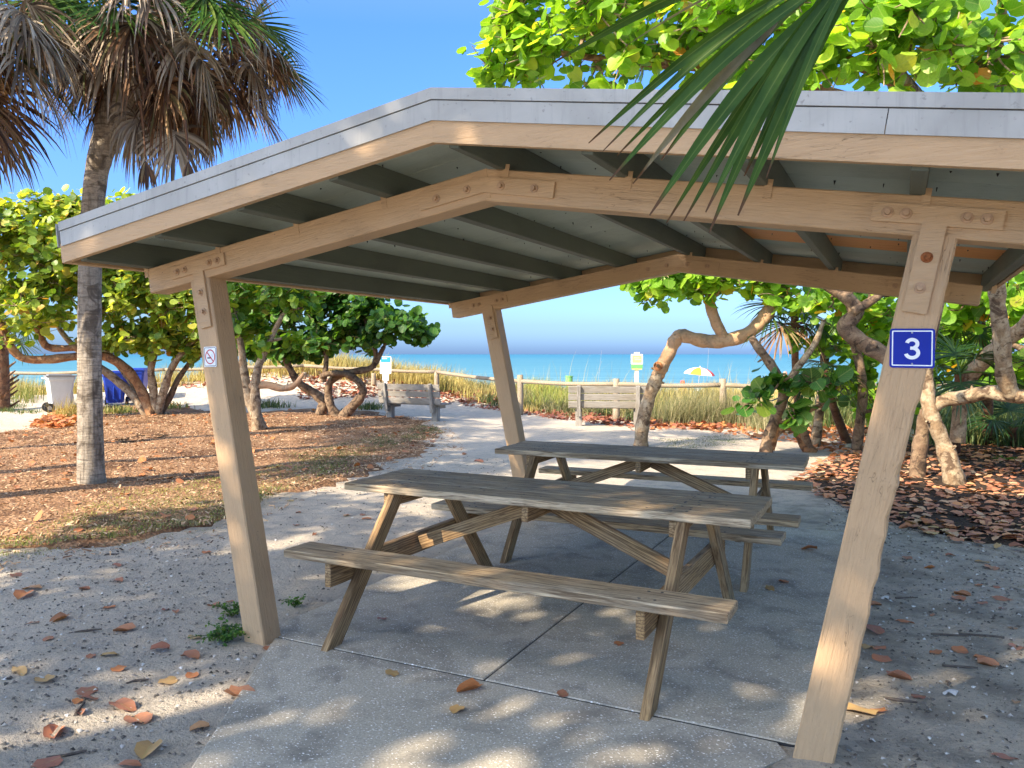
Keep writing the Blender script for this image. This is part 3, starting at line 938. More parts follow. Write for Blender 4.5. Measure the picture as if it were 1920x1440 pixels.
def strip(name, n0, n1, y0, y1, sd, mat, t0=None, t1=LE):
    """a board along the gable edge, cut upright at the ridge"""
    if t0 is None:
        P = [Vector((0, 0, ZP+n0/CA)), sl(sd, t1, n0, 0), sl(sd, t1, n1, 0), Vector((0, 0, ZP+n1/CA))]
    else:
        P = [sl(sd, t0, n0, 0), sl(sd, t1, n0, 0), sl(sd, t1, n1, 0), sl(sd, t0, n1, 0)]
    P = [(p.x, p.z) for p in P]
    if sd < 0:
        P = P[::-1]
    c = Vector((sd*1.1, (y0+y1)/2, ZP-0.1))
    mb = MB().poly([(x-c.x, z-c.z) for x, z in P], y0-c.y, y1-c.y)
    return link(name, mb.mesh(name, mat), shelter, Matrix.Translation(c))
for sd in (-1, 1):
    for yo, sg in ((YF, 1), (YR, -1)):
        f = lambda a, b: (min(yo+sg*a, yo+sg*b), max(yo+sg*a, yo+sg*b))
        strip("fascia_board", 0.012, 0.13, *f(0.006, 0.040), sd, M['tan'])
        if sd > 0 and sg > 0:
            strip("metal_trim", 0.099, 0.1785, *f(-0.003, 0.005), sd, M['metal'], None, 1.640)
            strip("metal_trim", 0.099, 0.1785, *f(-0.003, 0.005), sd, M['metal'], 1.643)
        else:
            strip("metal_trim", 0.099, 0.1785, *f(-0.003, 0.005), sd, M['metal'])
        strip("trim_gap", 0.16, 0.20, *f(0.004, 0.03), sd, M['gap'])
        strip("metal_cap", 0.1825, 0.229, *f(-0.008, 0.02), sd, M['metal'])
    yl, ym = YR-YF-0.02, (YF+YR)/2
    board("fascia_board", sl(sd, LE+0.012, 0.066, YF+0.01), sl(sd, LE+0.012, 0.066, YR-0.01), 0.110, 0.030, (sd*CA, 0, -SA), M['tan'], shelter, 0.003)
    board("metal_trim", sl(sd, LE+0.030, 0.164, YF-0.002), sl(sd, LE+0.030, 0.164, YR+0.002), 0.130, 0.006, (sd*CA, 0, -SA), M['metal'], shelter, 0.002)

# ------------------------------------------------------------------ signs on the posts
def round_rect(cx, cz, w, h, r, n=5):
    P = []
    for sx, sz, a0 in ((1, -1, -90), (1, 1, 0), (-1, 1, 90), (-1, -1, 180)):
        for k in range(n+1):
            a = R(a0+90*k/n)
            P.append((cx+sx*(w/2-r)+r*math.cos(a), cz+sz*(h/2-r)+r*math.sin(a)))
    return P
def ring_strip(outer, inner, y):
    n = len(outer)
    vs = [(x, y, z) for x, z in outer]+[(x, y, z) for x, z in inner]
    return vs, [(i, (i+1) % n, n+(i+1) % n, n+i) for i in range(n)]
def stroke(pts, w, y0, y1):
    """a flat stroke along a polyline in (x, z)"""
    L, Rr = [], []
    for i, p in enumerate(pts):
        a = pts[max(0, i-1)]; b = pts[min(len(pts)-1, i+1)]
        d = Vector((b[0]-a[0], b[1]-a[1])).normalized()
        nn = Vector((-d.y, d.x))*w/2
        L.append((p[0]+nn.x, p[1]+nn.y)); Rr.append((p[0]-nn.x, p[1]-nn.y))
    n = len(pts)
    vs = [(x, y0, z) for x, z in L]+[(x, y0, z) for x, z in Rr]+[(x, y1, z) for x, z in L]+[(x, y1, z) for x, z in Rr]
    fs = []
    for i in range(n-1):
        fs += [(n+i, n+i+1, i+1, i), (i, i+1, 2*n+i+1, 2*n+i), (n+i+1, n+i, 3*n+i, 3*n+i+1)]
    fs += [(0, 2*n, 3*n, n), (n-1, 2*n-1, 4*n-1, 3*n-1)]
    return vs, fs

sx, sz = 1.717, 1.571
sign3 = thing("number_sign", (sx, -0.001, sz), "square blue sign with white number 3 on the right post", "sign", rz=0)
def on_sign(vs, fs, name, mat, root, base, tilt=0.0):
    return link(name, MB().add(vs, fs).mesh(name, mat), root, Matrix.Translation(base) @ Matrix.Rotation(tilt, 4, 'Y'))
SB = (sx, -0.001, sz); TT = 0.012
mb = MB().poly(round_rect(0, 0, 0.143, 0.141, 0.010), -0.0025, 0.0)
link("plate", mb.mesh("plate", M['blue']), sign3, Matrix.Translation(SB) @ Matrix.Rotation(TT, 4, 'Y'))
vs, fs = ring_strip(round_rect(0, 0, 0.129, 0.127, 0.004), round_rect(0, 0, 0.121, 0.119, 0.003), -0.0029)
on_sign(vs, fs, "border", M['white'], sign3, SB, TT)
def arc(cx, cz, rx, rz, a0, a1, n=16):
    return [(cx+rx*math.cos(R(a0+(a1-a0)*k/n)), cz+rz*math.sin(R(a0+(a1-a0)*k/n))) for k in range(n+1)]
num = arc(0.000, 0.0160, 0.0165, 0.0150, 168, -68, 20)
num2 = arc(0.000, -0.0165, 0.0195, 0.0175, 72, -168, 22)
mbn = MB()
mbn.add(*stroke(num, 0.0125, -0.0031, -0.0026)); mbn.add(*stroke(num2, 0.0125, -0.0033, -0.0028))
mbn.add(*stroke([(-0.006, 0.0005), (0.007, 0.0005)], 0.0112, -0.0035, -0.0028))
link("numeral", mbn.mesh("numeral", M['white']), sign3, Matrix.Translation(SB) @ Matrix.Rotation(TT, 4, 'Y'))
for dz in (-0.056, 0.056):
    link("screw", MB().cyl((0, -0.0025, dz), (0, -0.0050, dz), 0.0036, 0.0026, 10).mesh("screw", M['screw']), sign3, Matrix.Translation(SB))

NB = (-1.699, -0.001, 1.535)
ns = thing("no_smoking_sign", NB, "small white no smoking sign on the left front post", "sign")
def ns_add(name, vs, fs, mat):
    return link(name, MB().add(vs, fs).mesh(name, mat), ns, Matrix.Translation(NB) @ Matrix.Rotation(-0.03, 4, 'Y'))
link("plate", MB().poly(round_rect(0, 0, 0.094, 0.112, 0.008), -0.002, 0).mesh("plate", M['white']), ns, Matrix.Translation(NB) @ Matrix.Rotation(-0.03, 4, 'Y'))
ns_add("border", *ring_strip(round_rect(0, 0, 0.086, 0.104, 0.008), round_rect(0, 0, 0.080, 0.098, 0.006), -0.0023), M['black'])
ns_add("ring", *ring_strip(arc(0, 0, 0.037, 0.041, 0, 351, 39), arc(0, 0, 0.031, 0.035, 0, 351, 39), -0.0026), M['red'])
ns_add("slash", *stroke([(-0.023, 0.026), (0.023, -0.026)], 0.006, -0.0029, -0.0022), M['red'])
ns_add("cigarette", *stroke([(-0.021, -0.006), (0.008, -0.006)], 0.007, -0.0025, -0.0021), M['black'])
ns_add("smoke", *stroke([(0.013, -0.002), (0.017, 0.004), (0.012, 0.010), (0.017, 0.017)], 0.0022, -0.0025, -0.0021), M['grey_print'])

# ------------------------------------------------------------------ picnic tables
def make_table():
    t = thing("picnic_table", (0, 0, 0), "near weathered wooden picnic table with attached benches, nearer the camera on the slab", "picnic table", "picnic tables under the shelter")
    l, w, zt, zb = 2.348, 0.705, 0.775, 0.485
    bi, bo = 0.672, 0.897
    for k in range(3):
        y = -w/2+w/3*(k+0.5)
        e = (0.0, 0.006, -0.004)[k]
        q = board("top_board", (-l/2+e, y, zt-0.021), (l/2+e*0.5, y, zt-0.021), w/3-0.004, 0.042, (0, 0, 1), M['table'], t, 0.004)
    for s_ in (-1, 1):
        board("bench_board", (-l/2, s_*(bi+bo)/2, zb-0.021), (l/2, s_*(bi+bo)/2, zb-0.021), bo-bi, 0.042, (0, 0, 1), M['table'], t, 0.004)
    for e in (-1, 1):
        x = e*0.845
        for s_ in (-1, 1):
            A = Vector((x, s_*0.27, zt-0.045)); B = Vector((x, s_*0.90, 0.012))
            d = (B-A).normalized()
            leg = board("leg", A-d*0.02, B+d*0.025, 0.098, 0.044, (1, 0, 0), M['frame'], t, 0.004)
            # flat foot: shear the lower end level
            for v in leg.data.vertices:
                ww = WM[leg] @ v.co
                if ww.z < 0.085:
                    k = (ww.z-0.0)/d.z
                    nw = ww-d*k
                    v.co = WM[leg].inverted() @ nw
        board("bench_support", (x-0.043, -bo+0.02, zb-0.045-0.065), (x-0.043, bo-0.02, zb-0.045-0.065), 0.125, 0.040, (1, 0, 0), M['frame'], t, 0.004)
        board("top_support", (x-0.043, -0.32, zt-0.045-0.042), (x-0.043, 0.32, zt-0.045-0.042), 0.082, 0.040, (1, 0, 0), M['frame'], t, 0.004)
        board("brace", (e*0.045, 0.0, zt-0.085), (x-e*0.02-0.045*(e > 0)-0.02*(e < 0), 0.0, zb-0.105), 0.085, 0.040, (0, 1, 0), M['frame'], t, 0.004)
        nb = MB()
        for y in (-0.30, -0.24, -0.17, -0.06, 0.0, 0.06, 0.17, 0.24, 0.30, -0.72, -0.83, 0.72, 0.83):
            z = zt if abs(y) < 0.5 else zb
            for dx in (-0.045, 0.02):
                q = (x+dx+random.uniform(-.012, .012), y+random.uniform(-.02, .02), z-0.002)
                nb.cyl(q, (q[0], q[1], z+0.0012), 0.0085, 0.0075, 8)
        if e > 0:
            for _ in range(26):
                q = (random.uniform(-1.1, 1.1), random.uniform(-.33, .33), zt-0.002)
                nb.cyl(q, (q[0], q[1], zt+0.0008), random.uniform(.003, .008), None, 7)
        no = link("nails", nb.mesh("nails", M['nail']), t)
        no["kind"] = "stuff"
    board("centre_cleat", (-0.0, -0.31, zt-0.042-0.045), (0.0, 0.31, zt-0.042-0.045), 0.088, 0.040, (1, 0, 0), M['frame'], t, 0.004)
    return t
table = make_table()
table2 = copy_tree(table, Matrix.Translation((-0.107, 3.10, 0.0)) @ Matrix.Rotation(0.0415, 4, 'Z'), "far weathered wooden picnic table with attached benches, under the rear of the shelter")
mt = Matrix.Translation((-0.111, 1.017, 0.0)) @ Matrix.Rotation(-0.0077, 4, 'Z')
table.matrix_basis = mt; WM[table] = mt

# ------------------------------------------------------------------ park benches by the path
def make_bench(label, loc, rz):
    """local x runs along the bench, -y is its back"""
    t = thing("park_bench", loc, label, "bench", "benches facing the sea", rz)
    m0 = WM[t]
    def bb(name, A, B, w, th, up, mat=M['bench'], bev=0.006):
        o = board(name, m0 @ Vector(A), m0 @ Vector(B), w, th, m0.to_3x3() @ Vector(up), mat, t, bev)
        return o
    L = 1.68
    for k in range(3):
        z = 0.475+0.158*k; y = -0.02-0.030*k
        bb("back_slat", (-L/2, y, z), (L/2, y, z), 0.138, 0.038, (0, -0.98, -0.19))
    for x in (-0.62, 0.62):
        bb("back_support", (x, -0.01, 0.22), (x, -0.14, 0.875), 0.085, 0.085, (1, 0, 0))
        bb("leg", (x, 0.14, -0.06), (x, 0.14, 0.36), 0.145, 0.145, (0, 1, 0))
        bb("seat_support", (x, -0.05, 0.34), (x, 0.52, 0.34), 0.085, 0.085, (0, 0, 1))
    for k in range(3):
        bb("seat_slat", (-L/2, 0.10+0.160*k, 0.405), (L/2, 0.10+0.160*k, 0.405), 0.150, 0.038, (0, 0, 1))
    return t
LEFTB = make_bench("dappled wooden bench seen at an angle beside the sea grape, left of the path", (-8.351, 12.779), math.atan2(FW.x*-1, FW.y)+0.0-0.50)
RIGHTB = make_bench("grey wooden bench seen square from behind, beside the leaning tree trunk", (-3.870, 13.584), math.atan2(-FW.x, FW.y)-0.13)

# ------------------------------------------------------------------ rail fence
FP = [(-26.426, 11.702, 0.725), (-23.694, 13.155, 0.880), (-21.394, 14.152, 0.902), (-19.055, 15.283, 0.904), (-16.961, 16.171, 0.926), (-15.025, 17.200, 0.943), (-12.805, 17.815, 0.971), (-10.831, 18.299, 0.999), (-6.858, 15.655, 0.997), (-4.129, 14.955, 0.974), (-1.867, 15.591, 1.001), (-0.630, 16.023, 0.995), (0.715, 16.965, 0.977), (2.206, 18.438, 0.958), (4.066, 20.560, 0.927)]
fence = thing("rail_fence", (FP[7][0], FP[7][1], 0), "weathered round rail fence along the dune grass", "fence")
for k, p in enumerate(FP):
    zb = gz1(p[0], p[1])
    top = p[2]+random.uniform(-.02, .03)
    P_ = [(p[0], p[1], zb-0.1), (p[0]+0.01, p[1], (zb+top)/2), (p[0], p[1]+0.01, top)]
    V, F_ = tube(P_, [0.082, 0.078, 0.074], 10, 0.03, True, 2)
    link("fence_post", MB().add(V, F_).mesh("fence_post", M['fence'], True), fence)
for a, b in zip(FP, FP[1:]):
    for z in ((0.86, 0.42) if FP.index(a) < 6 else (0.86,)):
        za, zb = gz1(a[0], a[1])*0.4+z, gz1(b[0], b[1])*0.4+z
        mid = ((a[0]+b[0])/2, (a[1]+b[1])/2, (za+zb)/2-0.03)
        V, F_ = tube([(a[0], a[1], za), mid, (b[0], b[1], zb)], [0.052, 0.048, 0.052], 8, 0.05, True, 3)
        link("rail", MB().add(V, F_).mesh("rail", M['fence'], True), fence)

# ------------------------------------------------------------------ signs by the fence
def post_sign(label, base, parts, rz, pw, ph, mat):
    t = thing("beach_sign", base, label, "sign", None, rz)
    m0 = WM[t]
    link("post", MB().box((0, 0.03, ph/2-0.1), (pw, 0.05, ph+0.2)).mesh("post", mat), t, m0)
    for name, cx, cz, w, h, y, mt_, th in parts:
        link(name, MB().poly(round_rect(cx, cz, w, h, min(w, h)*0.08), y-th, y).mesh(name, mt_), t, m0)
    return t
CRZ = math.atan2(-FW.x, FW.y)
b = (-5.162, 20.182, 0.989)
zg = gz1(b[0], b[1])
post_sign("yellow and green sign on a pale post beyond the fence", (b[0], b[1], zg),
          [("board", 0, 1.40-zg, 0.345, 0.30, 0.0, M['cream'], 0.02), ("board_top", 0, 1.575-zg, 0.16, 0.06, 0.0, M['cream'], 0.019), ("panel", 0, 1.405-zg, 0.26, 0.20, -0.0205, M['yellow'], 0.003),
           ("text_line", -0.01, 1.44-zg, 0.16, 0.02, -0.024, M['cream'], 0.002), ("text_line", 0.02, 1.39-zg, 0.18, 0.02, -0.024, M['cream'], 0.002),
           ("foot_panel", 0, 1.185-zg, 0.335, 0.12, 0.0, M['green_paint'], 0.02), ("foot_line", 0, 1.11-zg, 0.29, 0.035, 0.0, M['yellow'], 0.019)], CRZ, 0.11, 1.1-zg, M['cream'])
b = (-11.970, 17.240, 0.975)
zg = gz1(b[0], b[1])
post_sign("white sign with a blue picture on top, behind the left bench", (b[0], b[1], zg),
          [("board", 0, 1.22-zg, 0.34, 0.52, 0.0, M['white'], 0.02), ("picture", 0, 1.385-zg, 0.29, 0.15, -0.0205, M['sky_blue'], 0.003), ("cloud", -0.03, 1.42-zg, 0.14, 0.035, -0.024, M['white'], 0.002),
           ("text_line", 0.02, 1.25-zg, 0.22, 0.018, -0.0205, M['grey_print'], 0.002), ("text_line", -0.01, 1.20-zg, 0.24, 0.018, -0.0205, M['grey_print'], 0.002),
           ("lower_board", 0, 0.86-zg, 0.19, 0.20, 0.0, M['white'], 0.02), ("text_line", 0, 0.87-zg, 0.10, 0.018, -0.0205, M['grey_print'], 0.002)], CRZ+0.05, 0.10, 1.0-zg, M['white'])

# ------------------------------------------------------------------ wheeled carts
def cart(label, loc, rz, mat, lidmat):
    t = thing("wheeled_cart", loc, label, "bin", "wheeled carts on the path", rz)
    m0 = WM[t]
    w, d, h = 0.60, 0.68, 0.92
    mb = MB()
    prof = [(0.10, 0.40, 0.46), (0.55, 0.50, 0.57), (0.80, 0.56, 0.63), (0.86, 0.60, 0.68), (h, 0.60, 0.68)]
    ring = []
    for z, ww, dd in prof:
        k = len(mb.v)
        ch = 0.05
        mb.v += [(-ww/2+ch, -dd/2, z), (ww/2-ch, -dd/2, z), (ww/2, -dd/2+ch, z), (ww/2, dd/2-ch, z), (ww/2-ch, dd/2, z), (-ww/2+ch, dd/2, z), (-ww/2, dd/2-ch, z), (-ww/2, -dd/2+ch, z)]
        ring.append(k)
    for a, b in zip(ring, ring[1:]):
        mb.f += [(a+i, a+(i+1) % 8, b+(i+1) % 8, b+i) for i in range(8)]
    mb.f.append(tuple(range(7, -1, -1)))
    body = link("body", mb.mesh("body", mat), t, m0)
    for x in (-0.17, 0, 0.17):
        mbx = MB().box((x, -0.262-0.02, 0.45), (0.035, 0.04, 0.5), Matrix.Rotation(-0.12, 3, 'X'))
        link("rib", mbx.mesh("rib", mat), body, m0)
    lm = MB()
    lm.box((0, -0.01, h+0.022), (0.64, 0.73, 0.035)); lm.box((0, 0.02, h+0.05), (0.5, 0.55, 0.03))
    link("lid", lm.mesh("lid", lidmat), t, m0)
    link("handle", MB().cyl((-0.25, 0.40, h-0.03), (0.25, 0.40, h-0.03), 0.016, None, 8).mesh("handle", mat), t, m0)
    for x in (-0.27, 0.27):
        wm = MB().cyl((x-0.03, 0.27, 0.125), (x+0.03, 0.27, 0.125), 0.125, None, 18)
        wh = link("wheel", wm.mesh("wheel", M['rubber']), t, m0)
        link("hub", MB().cyl((x-0.034, 0.27, 0.125), (x+0.034, 0.27, 0.125), 0.055, None, 10).mesh("hub", M['grey_lid']), wh, m0)
    return t
ga = (-17.795, 10.658)
cart("pale grey wheeled bin with dark lid, left of the palm trunk", (ga[0], ga[1], gz1(*ga)), CRZ+2.15, M['pale_plastic'], M['grey_lid'])
ga = (-17.738, 12.330)
cart("blue wheeled bin beside the palm trunk, left of the pair", (ga[0], ga[1], gz1(*ga)), CRZ+0.25, M['blue_plastic'], M['blue_plastic'])
ga = (-17.773, 13.084)
cart("blue wheeled bin behind the branching stems, right of the pair", (ga[0], ga[1], gz1(*ga)), CRZ+0.1, M['blue_plastic'], M['blue_plastic'])

# ------------------------------------------------------------------ beach beyond the dune
def parasol(loc):
    t = thing("beach_umbrella", loc, "yellow, white and red beach umbrella beyond the fence", "umbrella")
    m0 = Matrix.Translation(loc) @ Matrix.Rotation(0.10, 4, 'Y')
    link("pole", MB().cyl((0, 0, -0.2), (0, 0, 2.12), 0.018, None, 8).mesh("pole", M['white']), t, m0)
    n, r0 = 8, 0.78
    mats = [M['white_cloth'], M['orange_cloth'], M['white_cloth'], M['red_cloth'], M['white_cloth'], M['orange_cloth'], M['white_cloth'], M['red_cloth']]
    off = 0.35
    for k in range(n):
        mb = MB()
        for ph in range(7):
            u = ph/6
            for e in (0, 1, 2):
                a = 2*math.pi*(k+e/2)/n+off
                rr = r0*math.sin(u*1.25)/math.sin(1.25)*(0.955 if e == 1 else 1)
                mb.v.append((rr*math.cos(a), rr*math.sin(a), 1.62+0.42*math.cos(u*1.42)))
        for ph in range(6):
            for e in (0, 1):
                i = ph*3+e
                mb.f.append((i, i+1, i+4, i+3))
        link("panel", mb.mesh("panel", mats[k], True), t, m0)
    return t
ub = (-7.629, 39.258, 0.569)
parasol((ub[0], ub[1], gz1(ub[0], ub[1])))

def person(label, loc, rz, shirt, s=1.0, sit=False):
    """one skinned figure; hair and clothing over it"""
    t = thing("person", loc, label, "person", None, rz)
    m0 = WM[t]
    mb = MB()
    def lim(Pp, rr, n=8):
        V, F_ = tube([(x*s, y*s, z*s) for x, y, z in Pp], [q*s for q in rr], n, 0, True, 3)
        mb.add(V, F_)
    hz = 0.92
    lim([(0, 0, hz), (0, 0, hz+0.22), (0, 0, hz+0.42), (0, 0, hz+0.52), (0, 0, hz+0.60)], [0.145, 0.135, 0.155, 0.09, 0.055], 12)
    lim([(0, 0, hz+0.56), (0, -0.01, hz+0.64), (0, -0.01, hz+0.72), (0, -0.005, hz+0.80), (0, 0, hz+0.83)], [0.05, 0.075, 0.088, 0.07, 0.02], 12)
    for sd in (-1, 1):
        lim([(sd*0.08, 0, hz+0.02), (sd*0.10, -0.01, hz-0.42), (sd*0.10, 0.01, 0.06), (sd*0.10, -0.10, 0.02)], [0.095, 0.062, 0.042, 0.035])
        lim([(sd*0.15, 0, hz+0.46), (sd*0.22, 0.01, hz+0.18), (sd*0.21, -0.06, hz-0.06), (sd*0.20, -0.08, hz-0.15)], [0.055, 0.042, 0.032, 0.028])
    link("body", mb.mesh("body", M['skin'], True), t, m0)
    mc = MB()
    V, F_ = tube([(0, 0, (hz-0.1)*s), (0, 0, (hz+0.22)*s), (0, 0, (hz+0.42)*s), (0, 0, (hz+0.53)*s)], [0.165*s, 0.155*s, 0.175*s, 0.10*s], 12, 0, True, 3)
    mc.add(V, F_)
    link("shirt", mc.mesh("shirt", shirt, True), t, m0)
    return t
pb = (-2.224, 29.673, 0.826); zz = gz1(pb[0], pb[1])
person("bare headed person standing on the beach, only the head above the dune grass", (pb[0], pb[1], zz), CRZ, M['white_cloth'], (0.88+0.02-zz)/1.75)
pb = (-7.050, 33.902, 0.302); zz = gz1(pb[0], pb[1])
hd = person("person in a red cap sitting low beneath the beach umbrella", (pb[0], pb[1], zz), CRZ, M['red_cloth'], (0.36-zz)/1.75)
cap = MB()
V, F_ = tube([(0, -0.01, 1.55), (0, -0.01, 1.66), (0, 0, 1.74), (0, 0, 1.76)], [0.115, 0.125, 0.10, 0.02], 12, 0, True, 3)
sc_ = (0.36-zz)/1.75
link("cap", MB().add([(v[0]*sc_, v[1]*sc_, v[2]*sc_) for v in V], F_).mesh("cap", M['red_cloth'], True), hd, WM[hd])

gb = (-7.982, 22.080, 0.692); zz = gz1(gb[0], gb[1])
dr = thing("green_drum", (gb[0], gb[1], zz), "small green trash drum standing beyond the fence", "trash drum")
hh_ = 0.83-zz
link("body", MB().cyl((0, 0, 0), (0, 0, hh_), 0.115, 0.12, 16).mesh("body", M['green_paint'], False), dr, WM[dr])
link("rim", MB().cyl((0, 0, hh_-0.03), (0, 0, hh_+0.01), 0.128, None, 16).mesh("rim", M['green_paint']), dr, WM[dr])
for (px_, tx, zt_, lb) in (((-12.735, 38.807, 0.808), 0.25, 2.9, "thin fishing rod standing on the beach, right of the rear post"), ((-7.358, 40.534, 0.825), 0.12, 3.3, "thin fishing rod standing on the beach beside the umbrella")):
    z0 = gz1(px_[0], px_[1])
    rd = thing("fishing_rod", (px_[0], px_[1], z0), lb, "fishing rod", "fishing rods on the beach")
    V, F_ = tube([(0, 0, -0.1), (tx*0.3, 0, zt_*0.5), (tx, 0.0, zt_)], [0.016, 0.011, 0.004], 5, 0, True, 4)
    link("blank", MB().add(V, F_).mesh("blank", M['grey_lid']), rd, WM[rd])
    link("holder", MB().cyl((0, 0, -0.1), (tx*0.1, 0, 0.7), 0.03, None, 8).mesh("holder", M['white']), rd, WM[rd])

# ------------------------------------------------------------------ leaves
def leaf_template(n=12, cup=0.10, fold=0.10, seed=0, elong=1.0):
    """round sea grape leaf: base at the origin, growing along +y, about 1 across"""
    rg = random.Random(seed)
    vs, uv = [(0, 0.44*elong, -cup)], [(0.5, 0.45)]
    for i in range(n):
        a = -math.pi/2+2*math.pi*i/n
        r = 0.5*(1+rg.uniform(-0.05, 0.05))
        if i == 0: r *= 0.80
        x, y = r*math.cos(a), 0.46*elong+r*math.sin(a)*elong
        vs.append((x*1.02, y, fold*abs(x)*1.2+rg.uniform(-.03, .03)-0.10*(y-0.4)**2))
        uv.append((x+0.5, min(1, max(0, y/elong))))
    fs = [(0, 1+i, 1+(i+1) % n) for i in range(n)]
    return np.array(vs), np.array(fs), np.array(uv)
LEAFT = [leaf_template(12, 0.06, 0.12, 1), leaf_template(11, 0.10, -0.08, 2), leaf_template(12, 0.03, 0.22, 3, 1.1), leaf_template(10, 0.12, 0.04, 4, 0.92)]
LEAF8 = [leaf_template(8, 0.06, 0.14, 5), leaf_template(8, 0.10, -0.06, 6, 1.05)]
_lm = {}
def leaf_mesh(mat, k):
    if (mat.name, k) not in _lm:
        v, f, u = LEAFT[k]
        _lm[mat.name, k] = fast_mesh("leaf", v, f, mat, u, True)
    return _lm[mat.name, k]

def sea_grape(label, base, limbs, blobs, leafmat, size, group=None, twig_mat=None, nodes=24, singles=300, seed=1, per=8, view_only=True, sun_bias=0.35, straggle=1.0, cluster_r=1.5, up=0.0, node_r=1.0):
    """limbs: (name, points, radii, material); blobs: (centre, radii, clusters)"""
    rg = np.random.default_rng(seed)
    t = thing("sea_grape_tree", base, label, "tree", group)
    pts, rads, spurs = [], [], []
    for name, Pp, rr, mt_ in limbs:
        V, F_ = tube(Pp, rr, 12, 0.085, True, 6)
        link(name, MB().add(V, F_).mesh(name, mt_, True), t)
        sp, sr = smooth_path(Pp, rr, 4)
        k = len(sp)//3
        for q in range(3, len(sp)-1, 3):          # short dead spurs
            if rg.random() < 0.42:
                dv = rg.normal(size=3)+np.array((0, 0, 0.4)); dv /= np.linalg.norm(dv)
                L_ = min(0.16, sr[q]*(1.5+1.8*rg.random()))
                e1 = sp[q]+dv*L_
                spurs.append(tube([sp[q], sp[q]+dv*L_*0.6+rg.normal(size=3)*0.01, e1], [sr[q]*0.40, sr[q]*0.26, sr[q]*0.15], 5, 0.08, True, 2))
        pts.extend(sp[k:]); rads.extend(sr[k:])
    pts = np.array(pts); rads = np.array(rads)
    cen = []
    for c, r, n in blobs:
        c, r = np.array(c), np.array(r)
        q = rg.normal(size=(n, 3)); q /= np.linalg.norm(q, axis=1)[:, None]
        q *= (rg.random(n)**0.45)[:, None]
        fl = (q[:, 2] < -0.1) & (rg.random(n) < up)
        q[fl, 2] *= -1
        ql = q[:, :1]*r[0]*np.array(RT)[None]+q[:, 1:2]*r[1]*np.array(FW)[None]+q[:, 2:3]*r[2]*np.array((0, 0, 1.0))[None]
        o = np.concatenate((c+ql, np.repeat([c], n, 0)), 1)
        cen.append(o)
    cen = np.concatenate(cen)
    V_all, F_all = list(spurs), []
    nodep = list(pts); noder = list(np.minimum(rads, 0.035*node_r))
    # secondary branches
    pick = rg.choice(len(cen), min(nodes, len(cen)), replace=False)
    pick = sorted(pick, key=lambda i: np.min(np.linalg.norm(pts-cen[i, :3], axis=1)))
    for i in pick:
        c = cen[i, :3]*0.7+cen[i, 3:]*0.3
        A = np.array(nodep)
        j = int(np.argmin(np.linalg.norm(A-c, axis=1)+0.3*np.maximum(0, A[:, 2]-c[2])))
        a = A[j]; L = np.linalg.norm(c-a)
        if L < 0.15: continue
        m1 = a+(c-a)*0.35+rg.normal(size=3)*0.10*L+np.array((0, 0, 0.06*L))
        m2 = a+(c-a)*0.7+rg.normal(size=3)*0.09*L
        r0 = min(0.045*node_r, noder[j])*0.85+0.004
        V, F_ = tube([a, m1, m2, c], [r0, r0*0.8, r0*0.65, r0*0.5], 5, 0.05, False, 3)
        V_all.append((V, F_))
        sp, sr = smooth_path([a, m1, m2, c], [r0, r0*0.8, r0*0.65, r0*0.5], 3)
        nodep.extend(sp[2:]); noder.extend(sr[2:])
    A = np.array(nodep)
    Lm, Ll, Ls = [], [], []
    for row in cen:
        c, bc = row[:3], row[3:]
        j = int(np.argmin(np.linalg.norm(A-c, axis=1)))
        a = A[j]; L = np.linalg.norm(c-a)
        m = (a+c)/2+rg.normal(size=3)*0.10*L
        V_all.append(tube([a, m, c], [0.011, 0.008, 0.005], 4, 0, False, 2))
        out = c-bc; out = out/(np.linalg.norm(out)+1e-6)
        axis = (c-m)/(np.linalg.norm(c-m)+1e-6)
        n = int(per*(0.6+0.8*rg.random()))
        for k in range(n):
            s_ = size*(0.45+0.75*rg.random())
            u = rg.normal(size=3); u /= np.linalg.norm(u)
            p = c-axis*size*cluster_r*rg.random()+u*size*0.55*straggle
            nrm = np.array((0, 0, 0.55))+out*0.45+np.array(to_sun)*sun_bias+rg.normal(size=3)*0.55
            Rm = rot_from(nrm, rg.random()*6.28)
            Lm.append(Rm*s_); Ll.append(p); Ls.append(s_)
    mb = MB()
    for V, F_ in V_all:
        mb.add(V, F_)
    tw = link("twigs", mb.mesh("twigs", twig_mat or M['bark'], False), t)
    tw["kind"] = "stuff"
    Lm, Ll = np.array(Lm), np.array(Ll)
    d = Ll-np.array(CAM)
    dep = d@np.array(FW); lat = d@np.array(RT)
    px = lat/np.maximum(dep, .1)*1541+872; py = 664-d[:, 2]/np.maximum(dep, .1)*1541
    vis = (dep > 0.5) & (px > 0) & (px < 1920) & (py > 0) & (py < 900)
    score = np.where(vis, np.linalg.norm(d, axis=1), 1e6)+rg.random(len(d))*0.8
    order = np.argsort(score)
    ns = min(singles, int(vis.sum()))
    for i in order[:ns]:
        k = int(rg.integers(0, 4))
        R3 = Lm[i]
        M4 = Matrix([[*R3[0], Ll[i][0]], [*R3[1], Ll[i][1]], [*R3[2], Ll[i][2]], [0, 0, 0, 1]])
        link("leaf", leaf_mesh(leafmat, k), t, M4)
    rest = order[ns:]
    if len(rest):
        Vs, Fs, Us, o = [], [], [], 0
        for k in (0, 1):
            idx = rest[k::2]
            if not len(idx): continue
            tv, tf, tu = LEAF8[k]
            V, F_, U = scatter(tv, tf, tu, Lm[idx], Ll[idx])
            Vs.append(V); Fs.append(F_+o); Us.append(U); o += len(V)
        fo = link("foliage", fast_mesh("foliage", np.concatenate(Vs), np.concatenate(Fs), leafmat, np.concatenate(Us), True), t)
        fo["kind"] = "stuff"
    return t

